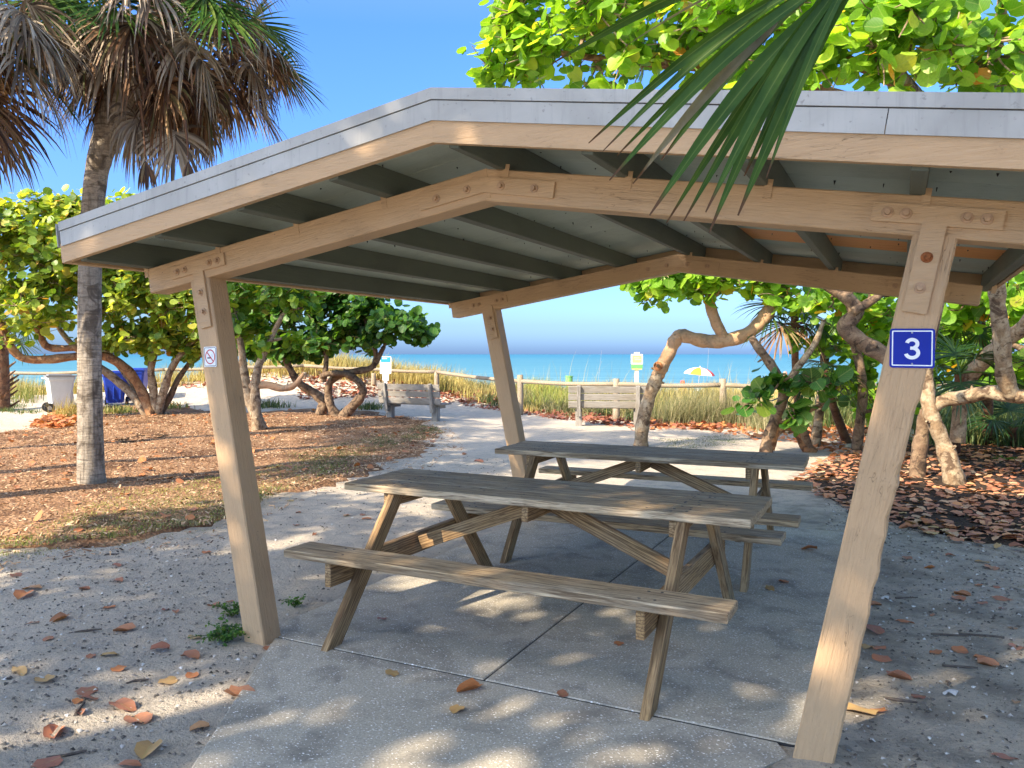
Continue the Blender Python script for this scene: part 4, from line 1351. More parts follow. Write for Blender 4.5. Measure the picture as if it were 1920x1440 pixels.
TG = "sea grape trees round the shelter"
# left: many-stemmed tree behind the palm
sea_grape("many-stemmed sea grape with red-brown arching limbs, left behind the palm trunk", (*(-14.610, 10.906), 0),
  [("trunk", [(-14.560, 10.879, -0.049), (-14.837, 10.731, 0.685), (-14.995, 10.421, 1.187), (-15.281, 10.042, 1.499), (-15.650, 9.506, 1.487), (-15.933, 9.015, 1.425), (-16.293, 8.597, 1.476), (-16.480, 8.384, 1.844), (-16.416, 8.192, 2.254)], [.13,.12,.115,.11,.10,.10,.09,.085,.07], M['bark_red']),
   ("stem", [(-14.710, 10.912, -0.057), (-15.082, 10.714, 0.523), (-15.404, 10.429, 0.947), (-15.780, 10.116, 1.341), (-16.209, 9.775, 1.861), (-16.552, 9.592, 2.380)], [.12,.11,.10,.09,.07,.05], M['bark']),
   ("stem", [(-14.848, 11.065, -0.046), (-15.153, 10.903, 0.606), (-15.542, 10.809, 1.122), (-15.946, 10.707, 1.537), (-16.448, 10.554, 2.279)], [.09,.085,.08,.07,.05], M['bark']),
   ("stem", [(-14.617, 10.961, -0.030), (-14.560, 10.879, 0.620), (-14.537, 10.777, 1.211), (-14.296, 10.792, 1.861), (-14.045, 10.813, 2.505), (-13.762, 10.850, 3.400)], [.11,.10,.09,.08,.065,.04], M['bark']),
   ("stem", [(-14.582, 10.980, -0.030), (-14.328, 11.002, 0.685), (-14.088, 11.016, 1.211), (-13.666, 11.128, 1.732), (-13.208, 11.371, 2.186)], [.11,.10,.085,.07,.045], M['bark']),
   ("stem", [(-14.707, 11.140, -0.046), (-14.449, 11.277, 0.473), (-14.292, 11.474, 1.002), (-13.890, 11.688, 1.497), (-13.206, 12.052, 1.670)], [.09,.08,.07,.06,.04], M['bark_dark']),
   ("stem", [(-15.505, 9.469, 1.701), (-15.914, 9.139, 1.688), (-16.043, 8.957, 1.849), (-16.104, 8.811, 2.405), (-15.945, 8.782, 2.832), (-15.749, 8.887, 3.325)], [.08,.085,.08,.07,.06,.05], M['bark_red'])],
  [((-16.402, 8.539, 4.065), (1.9,1.2,1.25), 300), ((-15.538, 9.565, 4.004), (1.7,1.3,1.15), 310), ((-14.782, 10.307, 3.143), (1.6,1.3,0.95), 290), ((-16.076, 8.713, 2.709), (1.4,1.0,0.7), 120), ((-13.689, 11.115, 2.899), (1.4,1.1,0.9), 230), ((-15.985, 9.328, 5.079), (0.9,0.8,0.45), 30), ((-16.620, 8.423, 1.846), (0.6,0.8,0.2), 8), ((-14.605, 10.628, 1.926), (1.2,0.8,0.38), 80), ((-13.116, 11.420, 1.926), (0.9,0.8,0.4), 70), ((-15.462, 10.398, 1.865), (0.8,0.8,0.3), 36), ((-14.113, 11.343, 1.669), (0.9,0.8,0.25), 34), ((-14.728, 10.109, 4.907), (0.9,0.8,0.5), 40)],
  M['leaf_sunny'], 0.20, TG, M['bark'], 90, 300, 21, 8, up=0.3, node_r=1.25, straggle=1.4)
sea_grape("deep green sea grape with low twisted dark limbs, beside the left bench", (*(-10.609, 13.034), 0),
  [("trunk", [(-10.367, 12.882, -0.033), (-10.195, 12.974, 0.201), (-9.896, 13.019, 0.504), (-9.781, 12.967, 0.677), (-9.825, 12.831, 0.885), (-10.013, 12.617, 1.067), (-10.266, 12.369, 1.095), (-10.512, 12.239, 1.019)], [.14,.13,.11,.09,.085,.08,.07,.06], M['bark_dark']),
   ("stem", [(-10.435, 12.846, -0.033), (-10.573, 12.773, 0.240), (-10.642, 12.736, 0.538), (-10.557, 12.668, 0.853), (-10.246, 12.720, 1.062), (-9.870, 12.807, 1.141), (-9.475, 12.904, 1.245), (-9.172, 12.952, 1.727)], [.12,.11,.10,.09,.085,.08,.075,.05], M['bark_dark']),
   ("stem", [(-10.950, 12.799, 0.056), (-10.881, 12.836, 0.344), (-11.066, 12.737, 0.580), (-11.290, 12.504, 0.794), (-11.421, 12.322, 1.083), (-11.627, 12.212, 1.602), (-11.799, 12.121, 2.380)], [.14,.13,.11,.10,.09,.07,.05], M['bark_dark']),
   ("stem", [(-9.452, 12.916, 1.219), (-9.407, 12.940, 1.601), (-9.507, 12.773, 2.107), (-9.619, 12.714, 2.613)], [.06,.055,.05,.035], M['bark_dark']),
   ("stem", [(-10.507, 12.355, 0.889), (-10.440, 12.390, 1.474), (-10.575, 12.319, 2.109), (-10.530, 12.343, 2.872)], [.07,.06,.05,.03], M['bark_dark'])],
  [((-11.024, 12.080, 2.745), (1.5,1.2,0.70), 120), ((-9.783, 12.513, 2.481), (1.4,1.2,0.66), 130), ((-8.730, 12.847, 2.198), (0.95,1.0,0.42), 74), ((-12.061, 11.755, 2.501), (1.1,1.1,0.7), 70), ((-10.512, 12.239, 1.854), (1.2,1.0,0.3), 44), ((-11.834, 11.875, 1.666), (0.9,0.8,0.32), 50), ((-11.040, 12.298, 1.666), (0.8,0.8,0.26), 34), ((-9.392, 12.608, 1.850), (0.5,0.7,0.20), 10), ((-8.180, 13.139, 1.949), (0.30,0.5,0.22), 14), ((-12.200, 11.907, 3.159), (1.5,1.2,0.6), 80), ((-10.596, 12.761, 3.289), (1.6,1.2,0.5), 70)],
  M['leaf_dark'], 0.20, TG, M['bark_dark'], 60, 300, 22, 11, up=0.45, node_r=1.25)
sea_grape("two-stemmed pale trunk sea grape, just right of the left front post", (*(-9.947, 9.510), 0),
  [("trunk", [(-9.519, 9.143, 0.006), (-9.649, 9.073, 0.376), (-9.761, 9.014, 0.725), (-9.836, 8.974, 1.116), (-9.892, 8.944, 1.698), (-10.004, 8.884, 2.333)], [.13,.12,.105,.09,.07,.045], M['bark']),
   ("stem", [(-9.543, 9.017, 0.016), (-9.552, 9.012, 0.383), (-9.580, 8.997, 0.804), (-9.524, 9.026, 1.277), (-9.397, 9.207, 1.804), (-9.164, 9.331, 2.333)], [.11,.10,.095,.08,.06,.04], M['bark']),
   ("stem", [(-9.743, 9.023, 0.905), (-9.376, 9.105, 0.940), (-9.031, 9.176, 0.882), (-8.762, 9.205, 0.948), (-8.598, 9.293, 1.176)], [.075,.075,.07,.06,.035], M['bark_warm'])],
  [((-10.076, 8.960, 2.656), (0.9,0.8,0.6), 44), ((-9.230, 9.409, 2.710), (0.9,0.8,0.5), 40), ((-9.700, 9.159, 1.965), (0.8,0.6,0.36), 24), ((-8.930, 9.456, 1.804), (0.5,0.5,0.25), 6)],
  M['leaf_mid'], 0.19, TG, M['bark'], 26, 220, 23, 10, up=0.4)
# right of centre: the leaning trunk
sea_grape("leaning bare trunk sea grape with a sawn knot, bending right under the roof", (*(-2.161, 10.147), 0),
  [("trunk", [(-2.224, 10.304, -0.037), (-2.200, 10.317, 0.324), (-2.110, 10.388, 0.773), (-2.001, 10.423, 1.099), (-1.914, 10.470, 1.316)], [.125,.115,.108,.110,.108], M['bark']),
   ("limb", [(-1.969, 10.440, 1.171), (-1.906, 10.474, 1.352), (-1.774, 10.487, 1.586), (-1.690, 10.475, 1.765), (-1.614, 10.493, 1.854), (-1.497, 10.521, 1.844), (-1.234, 10.604, 1.772), (-0.950, 10.699, 1.763), (-0.590, 10.834, 1.885), (-0.364, 10.897, 2.095), (-0.217, 10.919, 2.356), (-0.125, 10.968, 2.592), (0.019, 10.931, 2.976)], [.104,.110,.107,.112,.112,.110,.114,.116,.108,.112,.104,.09,.07], M['bark_warm']),
   ("branch", [(-0.926, 10.712, 1.798), (-1.049, 10.590, 2.115), (-1.127, 10.548, 2.423), (-1.014, 10.495, 2.610), (-0.789, 10.614, 2.776), (-0.618, 10.593, 3.019), (-0.540, 10.521, 3.396)], [.10,.09,.085,.085,.075,.06,.05], M['bark_warm']),
   ("branch", [(-1.112, 10.556, 2.468), (-1.228, 10.494, 2.600), (-1.424, 10.277, 2.680), (-1.707, 10.013, 2.802), (-1.949, 9.771, 2.749)], [.05,.045,.035,.025,.012], M['bark']),
   ("knot_collar", [(-1.885, 10.428, 1.316), (-1.896, 10.298, 1.336), (-1.899, 10.240, 1.346)], [.115,.10,.094], M['bark_warm']),
   ("sawn_knot", [(-1.891, 10.312, 1.336), (-1.900, 10.228, 1.346), (-1.900, 10.211, 1.348)], [.07,.074,.072], M['cut'])],
  [((-1.834, 9.832, 2.663), (0.55,0.7,0.38), 34), ((-1.301, 10.116, 2.749), (0.7,0.7,0.38), 40), ((-0.598, 10.376, 2.783), (0.8,0.8,0.42), 36), ((-0.220, 10.577, 2.954), (0.7,0.7,0.40), 30), ((-1.203, 10.055, 3.211), (1.3,0.8,0.5), 30)],
  M['leaf_bright'], 0.20, TG, M['bark'], 18, 300, 24, 7)
# low leafy one between table and leaning trunk
sea_grape("forked dark sea grape with low round leaves, behind the far table end", (*(-0.169, 10.203), 0),
  [("trunk", [(-0.192, 10.139, 0.005), (-0.133, 10.171, 0.321), (-0.023, 10.229, 0.637), (0.064, 10.219, 0.938), (-0.017, 10.119, 1.212), (-0.148, 10.050, 1.451), (-0.294, 9.972, 1.665), (-0.381, 9.926, 1.814)], [.10,.095,.085,.08,.075,.07,.065,.05], M['bark_dark']),
   ("stem", [(-0.155, 10.159, 0.072), (-0.075, 10.202, 0.321), (0.080, 10.341, 0.441), (0.237, 10.481, 0.362), (0.355, 10.544, 0.094), (0.444, 10.591, -0.007)], [.09,.085,.085,.085,.09,.10], M['bark_red']),
   ("stem", [(0.070, 10.166, 0.965), (0.201, 10.235, 1.253), (0.386, 10.220, 1.517), (0.516, 10.289, 1.746), (0.632, 10.238, 2.069)], [.06,.055,.05,.045,.03], M['bark']),
   ("stem", [(0.407, 10.571, 0.027), (0.336, 10.420, 0.321), (0.299, 10.174, 0.602), (0.454, 10.143, 0.707), (0.755, 10.077, 0.864)], [.07,.06,.05,.04,.03], M['bark_dark'])],
  [((-0.181, 9.466, 0.909), (0.26,0.3,0.16), 5), ((0.099, 9.615, 1.146), (0.32,0.35,0.16), 9), ((0.537, 9.621, 1.176), (0.34,0.3,0.20), 9), ((0.308, 9.726, 0.751), (0.30,0.3,0.12), 5), ((-0.408, 9.232, 0.757), (0.14,0.2,0.12), 3), ((0.778, 9.749, 0.958), (0.25,0.3,0.2), 5), ((0.273, 9.707, 0.553), (0.12,0.2,0.10), 2)],
  M['leaf_dark'], 0.235, TG, M['bark_dark'], 8, 180, 25, 3.6)
# thin trunks farther right
sea_grape("slender sea grape with a kinked upright trunk, left of the right front post", (*(0.444, 10.849), 0),
  [("trunk", [(0.362, 11.793, -0.157), (0.410, 11.819, 0.315), (0.466, 11.849, 0.860), (0.514, 11.874, 1.314), (0.522, 11.878, 1.550), (0.666, 11.842, 1.631), (0.879, 11.842, 1.765), (1.041, 11.815, 2.119)], [.085,.08,.075,.07,.07,.065,.055,.04], M['bark']),
   ("stem", [(1.045, 11.024, 0.024), (1.089, 11.047, 0.487), (1.134, 11.071, 1.078), (1.005, 10.890, 1.751), (0.864, 10.701, 1.982)], [.08,.075,.07,.07,.06], M['bark_dark']),
   ("stem", [(2.133, 9.904, 0.834), (1.738, 9.807, 1.279), (1.401, 9.854, 1.565), (1.156, 9.950, 1.737), (0.943, 9.951, 1.942), (1.082, 10.024, 2.170), (0.978, 9.969, 2.366), (0.763, 9.968, 2.531), (0.483, 9.819, 2.729)], [.13,.125,.12,.12,.125,.115,.10,.085,.06], M['bark_dark']),
   ("stem", [(1.053, 9.895, 2.165), (1.331, 9.930, 2.353), (1.604, 9.962, 2.538)], [.07,.055,.035], M['bark_dark'])],
  [((0.404, 10.683, 2.427), (0.9,0.8,0.35), 30), ((1.000, 11.000, 2.427), (0.8,0.8,0.4), 34), ((1.367, 11.422, 2.012), (0.6,0.7,0.45), 26), ((0.979, 11.442, 1.324), (0.5,0.6,0.5), 24), ((0.501, 11.414, 1.762), (0.5,0.6,0.3), 12), ((1.439, 11.687, 0.715), (0.5,0.6,0.4), 14)],
  M['leaf_bright'], 0.19, TG, M['bark_dark'], 36, 260, 26, 6, straggle=1.3)
# big tree at the right whose crown rises above the roof
sea_grape("large sea grape with mottled trunks right of the number post, crown above the roof", (*(2.224, 8.017), 0),
  [("trunk", [(2.233, 7.975, -0.019), (2.193, 7.954, 0.234), (2.112, 7.967, 0.495), (2.022, 7.919, 0.736), (1.956, 7.941, 0.988), (1.935, 7.986, 1.383), (2.004, 7.683, 1.949), (2.149, 7.307, 2.648)], [.125,.11,.09,.085,.085,.078,.075,.07], M['bark']),
   ("trunk", [(1.849, 8.280, -0.012), (1.861, 8.286, 0.266), (1.907, 8.311, 0.571), (1.951, 8.221, 0.855)], [.10,.09,.085,.08], M['bark_dark']),
   ("limb", [(1.918, 7.977, 0.856), (2.123, 7.973, 0.991), (2.334, 7.859, 1.052), (2.563, 7.754, 1.111), (2.781, 7.643, 1.084), (2.900, 7.593, 1.078)], [.07,.08,.082,.082,.082,.075], M['bark']),
   ("limb", [(2.766, 7.635, 1.084), (2.686, 7.480, 1.337), (2.644, 7.344, 1.690), (2.603, 7.209, 2.035), (2.573, 7.079, 2.286), (2.464, 6.795, 2.632), (2.193, 6.198, 3.061), (1.989, 5.636, 3.645), (1.677, 5.017, 4.018), (1.477, 4.458, 4.157)], [.085,.09,.085,.08,.08,.075,.075,.08,.075,.05], M['bark']),
   ("limb", [(2.334, 9.444, 0.365), (2.366, 9.461, 0.794), (2.460, 9.511, 1.207), (2.632, 9.376, 1.473), (2.876, 9.166, 1.748), (3.076, 8.933, 1.973), (3.324, 8.385, 2.696)], [.09,.095,.10,.10,.095,.09,.08], M['bark']),
   ("limb", [(1.720, 5.040, 3.922), (1.505, 5.039, 4.100), (1.111, 4.943, 4.331), (0.751, 4.864, 4.567), (0.381, 4.781, 4.708)], [.06,.055,.045,.035,.02], M['bark_red']),
   ("limb", [(1.989, 5.636, 3.645), (1.253, 5.698, 4.072), (0.346, 5.668, 4.473), (-0.542, 5.422, 4.656), (-1.263, 5.266, 4.785), (-1.882, 4.936, 4.901)], [.07,.07,.06,.05,.04,.025], M['bark_red']),
   ("limb", [(2.084, 5.800, 3.416), (2.271, 5.333, 3.874), (2.399, 4.948, 4.202), (2.407, 4.613, 4.523)], [.06,.06,.05,.035], M['bark'])],
  [((-1.830, 4.964, 5.018), (0.75,0.9,0.62), 66), ((-1.198, 5.074, 4.998), (0.9,1.0,0.75), 72), ((-2.182, 4.890, 4.821), (0.35,0.5,0.36), 22), ((-2.088, 4.827, 5.310), (0.35,0.6,0.30), 18), ((-0.442, 5.249, 4.976), (0.9,1.0,0.7), 75), ((0.348, 4.990, 4.685), (0.8,1.0,0.6), 60), ((1.041, 4.679, 4.306), (0.6,0.8,0.5), 45), ((1.559, 4.388, 4.209), (0.6,0.7,0.5), 46), ((2.079, 4.778, 4.293), (0.7,0.7,0.55), 44), ((2.429, 4.851, 3.985), (0.5,0.7,0.4), 30), ((1.296, 4.814, 5.026), (1.6,1.0,0.5), 50), ((-0.738, 5.092, 5.701), (1.6,1.2,0.6), 60)],
  M['leaf_bright'], 0.17, TG, M['bark'], 56, 300, 27, 7, straggle=1.5)
# the same thicket goes on at the right edge
sea_grape("dense sea grape filling the right edge behind the mottled trunks", (*(4.063, 11.042), 0),
  [("trunk", [(3.859, 9.802, 0.065), (3.737, 9.738, 0.752), (3.494, 9.608, 1.302), (3.297, 9.390, 1.986), (3.103, 9.174, 2.522)], [.13,.12,.11,.09,.06], M['bark_dark']),
   ("stem", [(3.464, 9.592, 1.371), (3.185, 9.897, 1.579), (2.923, 10.324, 1.729)], [.06,.05,.03], M['bark_dark'])],
  [((3.055, 10.394, 2.475), (0.6,0.8,0.5), 40), ((2.458, 11.209, 2.393), (0.7,0.8,0.5), 40), ((3.102, 11.552, 1.339), (0.7,0.9,0.6), 46), ((2.365, 12.293, 1.673), (0.8,0.9,0.7), 50), ((3.838, 9.678, 1.986), (1.0,1.0,1.2), 60), ((1.749, 12.531, 2.131), (0.6,0.8,0.6), 50), ((1.025, 14.411, 2.111), (1.2,0.9,0.7), 90), ((2.327, 15.670, 1.807), (1.2,0.9,0.8), 90), ((3.386, 14.534, 1.978), (0.9,0.9,0.9), 80), ((1.208, 14.509, 0.761), (0.8,0.8,0.35), 36), ((6.4,3.6,2.2), (1.5,1.6,1.6), 120), ((6.9,7.4,2.3), (1.6,1.8,1.6), 110), ((5.9,0.6,2.4), (1.4,1.5,1.5), 110)],
  M['leaf_bright'], 0.19, TG, M['bark_dark'], 60, 260, 28, 7)
# a tall tree behind the camera: it shades the foreground
SHADE = []
srg = random.Random(3)
for tx in np.arange(-4.3, 5.6, 1.15):
    for ty in np.arange(-3.2, 4.3, 1.15):
        if tx+ty*0.35 < -4.4 or (ty > 2.6 and tx < -2.0):
            continue
        k = srg.uniform(10.8, 12.6)
        q = Vector((tx, ty, 0.6))+to_sun*k
        SHADE.append(((q.x, q.y, q.z), (0.80, 0.80, 0.40), 26 if ty > 2.2 else (38 if tx < -0.9 else (22 if (abs(tx-0.6) < 0.62 and abs(ty+1.0) < 0.6) else 32))))
for tx in np.arange(-2.3, 2.5, 0.8):
    q = Vector((tx, -0.45, 2.4))+to_sun*srg.uniform(9.0, 10.2)
    SHADE.append(((q.x, q.y, q.z), (0.60, 0.55, 0.35), 14))
TB = (-4.3, -8.9)
sea_grape("tall broad sea grape standing behind the viewpoint", (TB[0], TB[1], 0),
  [("trunk", [(-4.3,-8.9,-0.1), (-4.2,-8.8,2.4), (-4.4,-8.6,4.6), (-4.2,-8.4,6.4), (-4.0,-8.2,7.4)], [.26,.22,.18,.14,.09], M['bark']),
   ("limb", [(-4.3,-8.7,4.2), (-6.0,-8.6,5.9), (-7.6,-8.4,7.0)], [.12,.09,.05], M['bark']),
   ("limb", [(-4.3,-8.6,4.4), (-2.2,-8.2,6.0), (0.2,-7.8,7.0)], [.12,.09,.05], M['bark'])],
  SHADE, M['leaf_mid'], 0.18, TG, M['bark'], 30, 0, 31, 8, cluster_r=1.8, straggle=1.4)

# ------------------------------------------------------------------ palms
def frond_mesh(hast, d0, side, n, spread, length, width, droop, rg, seg=5, fold=0.35, taper=True, jit=0.05):
    """leaflets of a fan palm from the hastula; returns V, F, UV"""
    V, F_, U = [], [], []
    d0 = d0/np.linalg.norm(d0)
    side = side-d0*(side@d0); side /= np.linalg.norm(side)
    nrm = np.cross(side, d0)
    for i in range(n):
        phi = spread*(2*(i+0.5)/n-1)
        d = math.cos(phi)*d0+math.sin(phi)*side
        d = d+rg.normal(size=3)*jit; d /= np.linalg.norm(d)
        L = length*(0.72+0.28*math.cos(phi*0.8))*(0.9+0.2*rg.random())
        p = np.array(hast)+d0*0.22*length*max(0, math.cos(phi))*0.6
        w0 = width*(0.85+0.3*rg.random())
        tw = rg.normal()*0.25
        s_ = np.cross(d, nrm); s_ /= np.linalg.norm(s_)+1e-9
        base = len(V)
        for k in range(seg+1):
            u = k/seg
            ww = w0*(0.45+0.9*u if u < 0.45 else 0.86*(1-u)/0.55+0.03)
            sd = s_*math.cos(tw*u)+np.cross(d, s_)*math.sin(tw*u)
            up = np.cross(sd, d)
            V += [p-sd*ww*0.5+up*ww*fold*0.5, p, p+sd*ww*0.5+up*ww*fold*0.5]
            U += [(0, u), (0.5, u), (1, u)]
            d = d+np.array((0, 0, -1.0))*droop*(0.25+u)*(1/seg)*2.0+rg.normal(size=3)*jit*0.4
            d /= np.linalg.norm(d)
            s_ = s_-d*(s_@d); s_ /= np.linalg.norm(s_)+1e-9
            p = p+d*L/seg
        for k in range(seg):
            a = base+k*3
            F_ += [(a, a+1, a+4), (a, a+4, a+3), (a+1, a+2, a+5), (a+1, a+5, a+4)]
    return np.array(V), np.array(F_), np.array(U)
def add_frond(root, heart, az, el, pet, blade, mat, droop, pdroop, rg, n=38, spread=2.1, width=0.040, name="frond", jit=0.05):
    d = np.array((math.cos(az)*math.cos(el), math.sin(az)*math.cos(el), math.sin(el)))
    Pp = [np.array(heart)]
    dd = d.copy()
    for k in range(5):
        Pp.append(Pp[-1]+dd*pet/5)
        dd = dd+np.array((0, 0, -1.0))*pdroop/5*1.6; dd /= np.linalg.norm(dd)
    side = np.cross(dd, (0, 0, 1.0))
    if np.linalg.norm(side) < 0.15:
        side = np.array((-math.sin(az), math.cos(az), 0))
    V, F_, U = frond_mesh(Pp[-1], dd, side+rg.normal(size=3)*0.25, n, spread, blade, width, droop, rg, jit=jit)
    o = link(name, fast_mesh(name, V, F_, mat, U), root)
    Vt, Ft = tube(Pp, [0.022, 0.018, 0.014, 0.012, 0.010, 0.008], 5, 0, False, 1)
    link("petiole", MB().add(Vt, Ft).mesh("petiole", mat if mat in (M['frond_dead'], M['frond_brown']) else M['frond_green'], True), o)
    return o
def palm_trunk(root, Pp, rr, mat):
    V, F_ = tube(Pp, rr, 22, 0.012, True, 10)
    link("trunk", MB().add(V, F_).mesh("trunk", mat, True), root)
def sabal(label, base, trunk, rr, heart, seed, ndead=46, ngreen=22, blade=0.95, pet=1.0, boots=True, low=None):
    rg = np.random.default_rng(seed)
    t = thing("cabbage_palm", base, label, "palm tree", "cabbage palms")
    palm_trunk(t, trunk, rr, M['palm_bark'])
    heart = np.array(heart)
    if boots:
        tp = np.array(trunk[-2]); tv = heart-tp
        for k in range(26):
            u = rg.random()
            az = rg.random()*6.28
            p = tp+tv*u
            d = np.array((math.cos(az), math.sin(az), 1.0)); d /= np.linalg.norm(d)
            q = p+np.array((math.cos(az), math.sin(az), 0))*0.13
            Vt, Ft = tube([q-d*0.1, q+d*0.12, q+d*0.26+np.array((math.cos(az), math.sin(az), 0))*0.05], [0.055, 0.045, 0.02], 5, 0.1, True, 2)
            link("boot", MB().add(Vt, Ft).mesh("boot", M['boot']), t)
    for k in range(ndead):
        az = 6.283*(k*0.618 % 1)+rg.normal()*0.15
        el = R(rg.uniform(-66, 42))
        mt_ = M['frond_dead'] if rg.random() < 0.55 else M['frond_brown']
        add_frond(t, heart+np.array((0, 0, rg.uniform(-0.45, 0.1))), az, el, pet*rg.uniform(0.7, 1.15), blade*rg.uniform(0.72, 1.0), mt_, rg.uniform(0.45, 1.7), rg.uniform(0.15, 0.9), rg, 36, 2.0, 0.042, jit=0.09)
    for k in range(ngreen):
        az = 6.283*(k*0.618 % 1)+rg.normal()*0.15
        el = R(rg.uniform(-22, 70))
        add_frond(t, heart+np.array((0, 0, rg.uniform(0, 0.3))), az, el, pet*rg.uniform(0.9, 1.25), blade*rg.uniform(0.8, 1.0), M['frond_green'], rg.uniform(0.15, 0.4), rg.uniform(0.15, 0.45), rg, 40, 2.0, 0.040)
    if low:
        for (hp, az, pet_, bl, mt_) in low:
            add_frond(t, hp, az, R(-80), pet_, bl, mt_, 1.6, 1.0, rg, 20, 0.7, 0.035, jit=0.08)
    return t

sabal("tall cabbage palm with a shaggy skirt of dead fronds, left of the shelter", (-6.70, 3.09, 0),
      [(-6.693, 3.091, -0.037), (-6.709, 3.082, 0.326), (-6.720, 3.076, 1.325), (-6.720, 3.076, 2.200), (-6.709, 3.082, 2.762), (-6.687, 3.094, 3.262), (-6.643, 3.117, 3.699), (-6.560, 3.161, 4.061), (-6.456, 3.217, 4.449), (-6.202, 3.352, 5.073), (-5.926, 3.499, 5.636)],
      [.168,.149,.133,.130,.127,.125,.130,.150,.17,.17,.13], (-5.893, 3.516, 5.636), 41, 68, 34, 0.86, 1.12, True,
      [((-5.604, 2.843, 4.287), 0.3, 0.62, 0.34, M['frond_brown']), ((-5.099, 2.999, 4.056), 0.2, 0.42, 0.30, M['frond_brown'])])
sabal("cabbage palm at the left edge, only its hanging fronds in the picture", (*(-7.287, 0.948), 0),
      [(-7.290, 0.950, -0.021), (-7.290, 0.950, 0.842), (-7.281, 0.954, 1.883), (-7.189, 1.003, 2.924), (-7.005, 1.101, 3.964), (-6.776, 1.223, 4.797)],
      [.2,.18,.17,.165,.17,.16], (-6.730, 1.248, 5.005), 42, 50, 12, 0.95, 1.0, False)
sabal("tall cabbage palm standing out of view to the left", (-10.6, -1.6, 0), [(-10.6,-1.6,-0.1), (-10.6,-1.6,2), (-10.5,-1.5,4.5), (-10.5,-1.4,6.5), (-10.4,-1.2,8.4)],
      [.2,.17,.165,.165,.18], (-10.4,-1.2,8.8), 43, 26, 26, 1.0, 1.2, False)
sabal("second tall cabbage palm standing out of view to the left", (-12.6, 0.9, 0), [(-12.6,0.9,-0.1), (-12.6,0.9,2), (-12.5,1.0,4.5), (-12.5,1.0,6.5), (-12.4,1.1,8.6)],
      [.2,.17,.165,.165,.18], (-12.4,1.1,9.0), 44, 26, 26, 1.0, 1.2, False)
# dark trunk with old leaf bases far left
rg = np.random.default_rng(9)
bp = thing("cabbage_palm", (*(-19.705, 10.320), 0), "dark palm trunk bristling with old leaf bases at the far left edge", "palm tree", "cabbage palms")
palm_trunk(bp, [(-19.611, 10.230, -0.077), (-19.599, 10.237, 0.608), (-19.611, 10.230, 1.322), (-19.636, 10.217, 1.893), (-19.687, 10.190, 2.463)], [.22,.2,.19,.19,.18], M['boot'])
for k in range(46):
    u = rg.random(); p = np.array((-19.611, 10.230, -0.034))+u*(np.array((-19.662, 10.203, 2.178))-np.array((-19.611, 10.230, -0.034))); az = rg.random()*6.28
    d = np.array((math.cos(az), math.sin(az), 0.7))
    Vt, Ft = tube([p+d*0.1, p+d*0.26, p+d*0.44], [0.05, 0.035, 0.02], 4, 0, False, 1)
    link("boot", MB().add(Vt, Ft).mesh("boot", M['boot']), bp)
for k in range(9):
    add_frond(bp, np.array((-19.662, 10.203, 2.249)), rg.random()*6.28, R(rg.uniform(-10, 50)), 0.8, 0.8, M['frond_green'], 0.5, 0.5, rg, 26, 1.9, 0.04)

def palmetto(label, base, heart, fr, mat, seed, width=0.034):
    rg = np.random.default_rng(seed)
    t = thing("saw_palmetto", base, label, "palmetto", "saw palmettos under the trees")
    h = np.array(heart)
    Vt, Ft = tube([(base[0], base[1], -0.05), (np.array((base[0], base[1], 0))+h)/2+rg.normal(size=3)*0.05, h], [0.08, 0.07, 0.06], 8, 0.08, True, 3)
    link("stem", MB().add(Vt, Ft).mesh("stem", M['boot'], True), t)
    for az, el, pet, bl, m_ in fr:
        add_frond(t, h, az, R(el), pet, bl, m_ or mat, 0.5, 0.35, rg, 30, 1.9, width)
    return t
AR = math.atan2(RT.y, RT.x)       # azimuth of picture right
AB = AR-math.pi/2                 # towards the camera
palmetto("palmetto with grey-green blades hanging behind the leaning trunk's elbow", (*(-0.248, 15.511), 0), (0.111, 11.207, 2.247),
         [(AR+0.3, 5, .35, .75, None), (AR-0.5, -20, .4, .7, None), (AR+math.pi, 0, .35, .7, None), (AR+math.pi+.6, -25, .35, .7, M['frond_brown']), (AB, 10, .3, .7, None), (AB+.5, -35, .3, .65, M['frond_brown']), (AR+1.2, 40, .3, .7, None), (AR+2.4, 35, .3, .7, None)], M['frond_dark'], 51)
palmetto("dark palmetto fan between the kinked trunk and the right front post", (*(0.844, 12.495), 0), (0.573, 11.000, 1.327),
         [(AR+math.pi-.2, 5, .3, .7, None), (AR+math.pi+.5, -15, .35, .65, None), (AR, -10, .35, .7, None), (AR-.6, -30, .3, .7, None), (AB, 20, .3, .65, None), (AR+1.2, 30, .3, .65, None)], M['frond_dark'], 52)
palmetto("dark palmetto with stiff fans just right of the number sign", (*(2.406, 11.573), 0), (2.359, 9.345, 1.295),
         [(AR+.2, 38, .35, .68, None), (AR-.3, 12, .35, .68, None), (AR+math.pi, 30, .30, .62, None), (AR+math.pi-.4, 0, .3, .6, None), (AB, 45, .35, .65, None), (AB-.5, -12, .3, .6, None), (AR+1.3, 60, .3, .65, None)], M['frond_dark'], 53)
palmetto("palmetto fans high in the thicket, above the horizontal limb at the right edge", (*(2.949, 13.138), 0), (2.787, 11.951, 2.090),
         [(AR+.2, 30, .35, .75, None), (AR-.4, 0, .35, .7, None), (AR+math.pi, 20, .35, .75, None), (AR+math.pi-.5, -10, .3, .7, None), (AB, 35, .3, .7, None), (AB-.6, -20, .3, .7, None), (AR+1.3, 60, .3, .7, None)], M['frond_green'], 55)
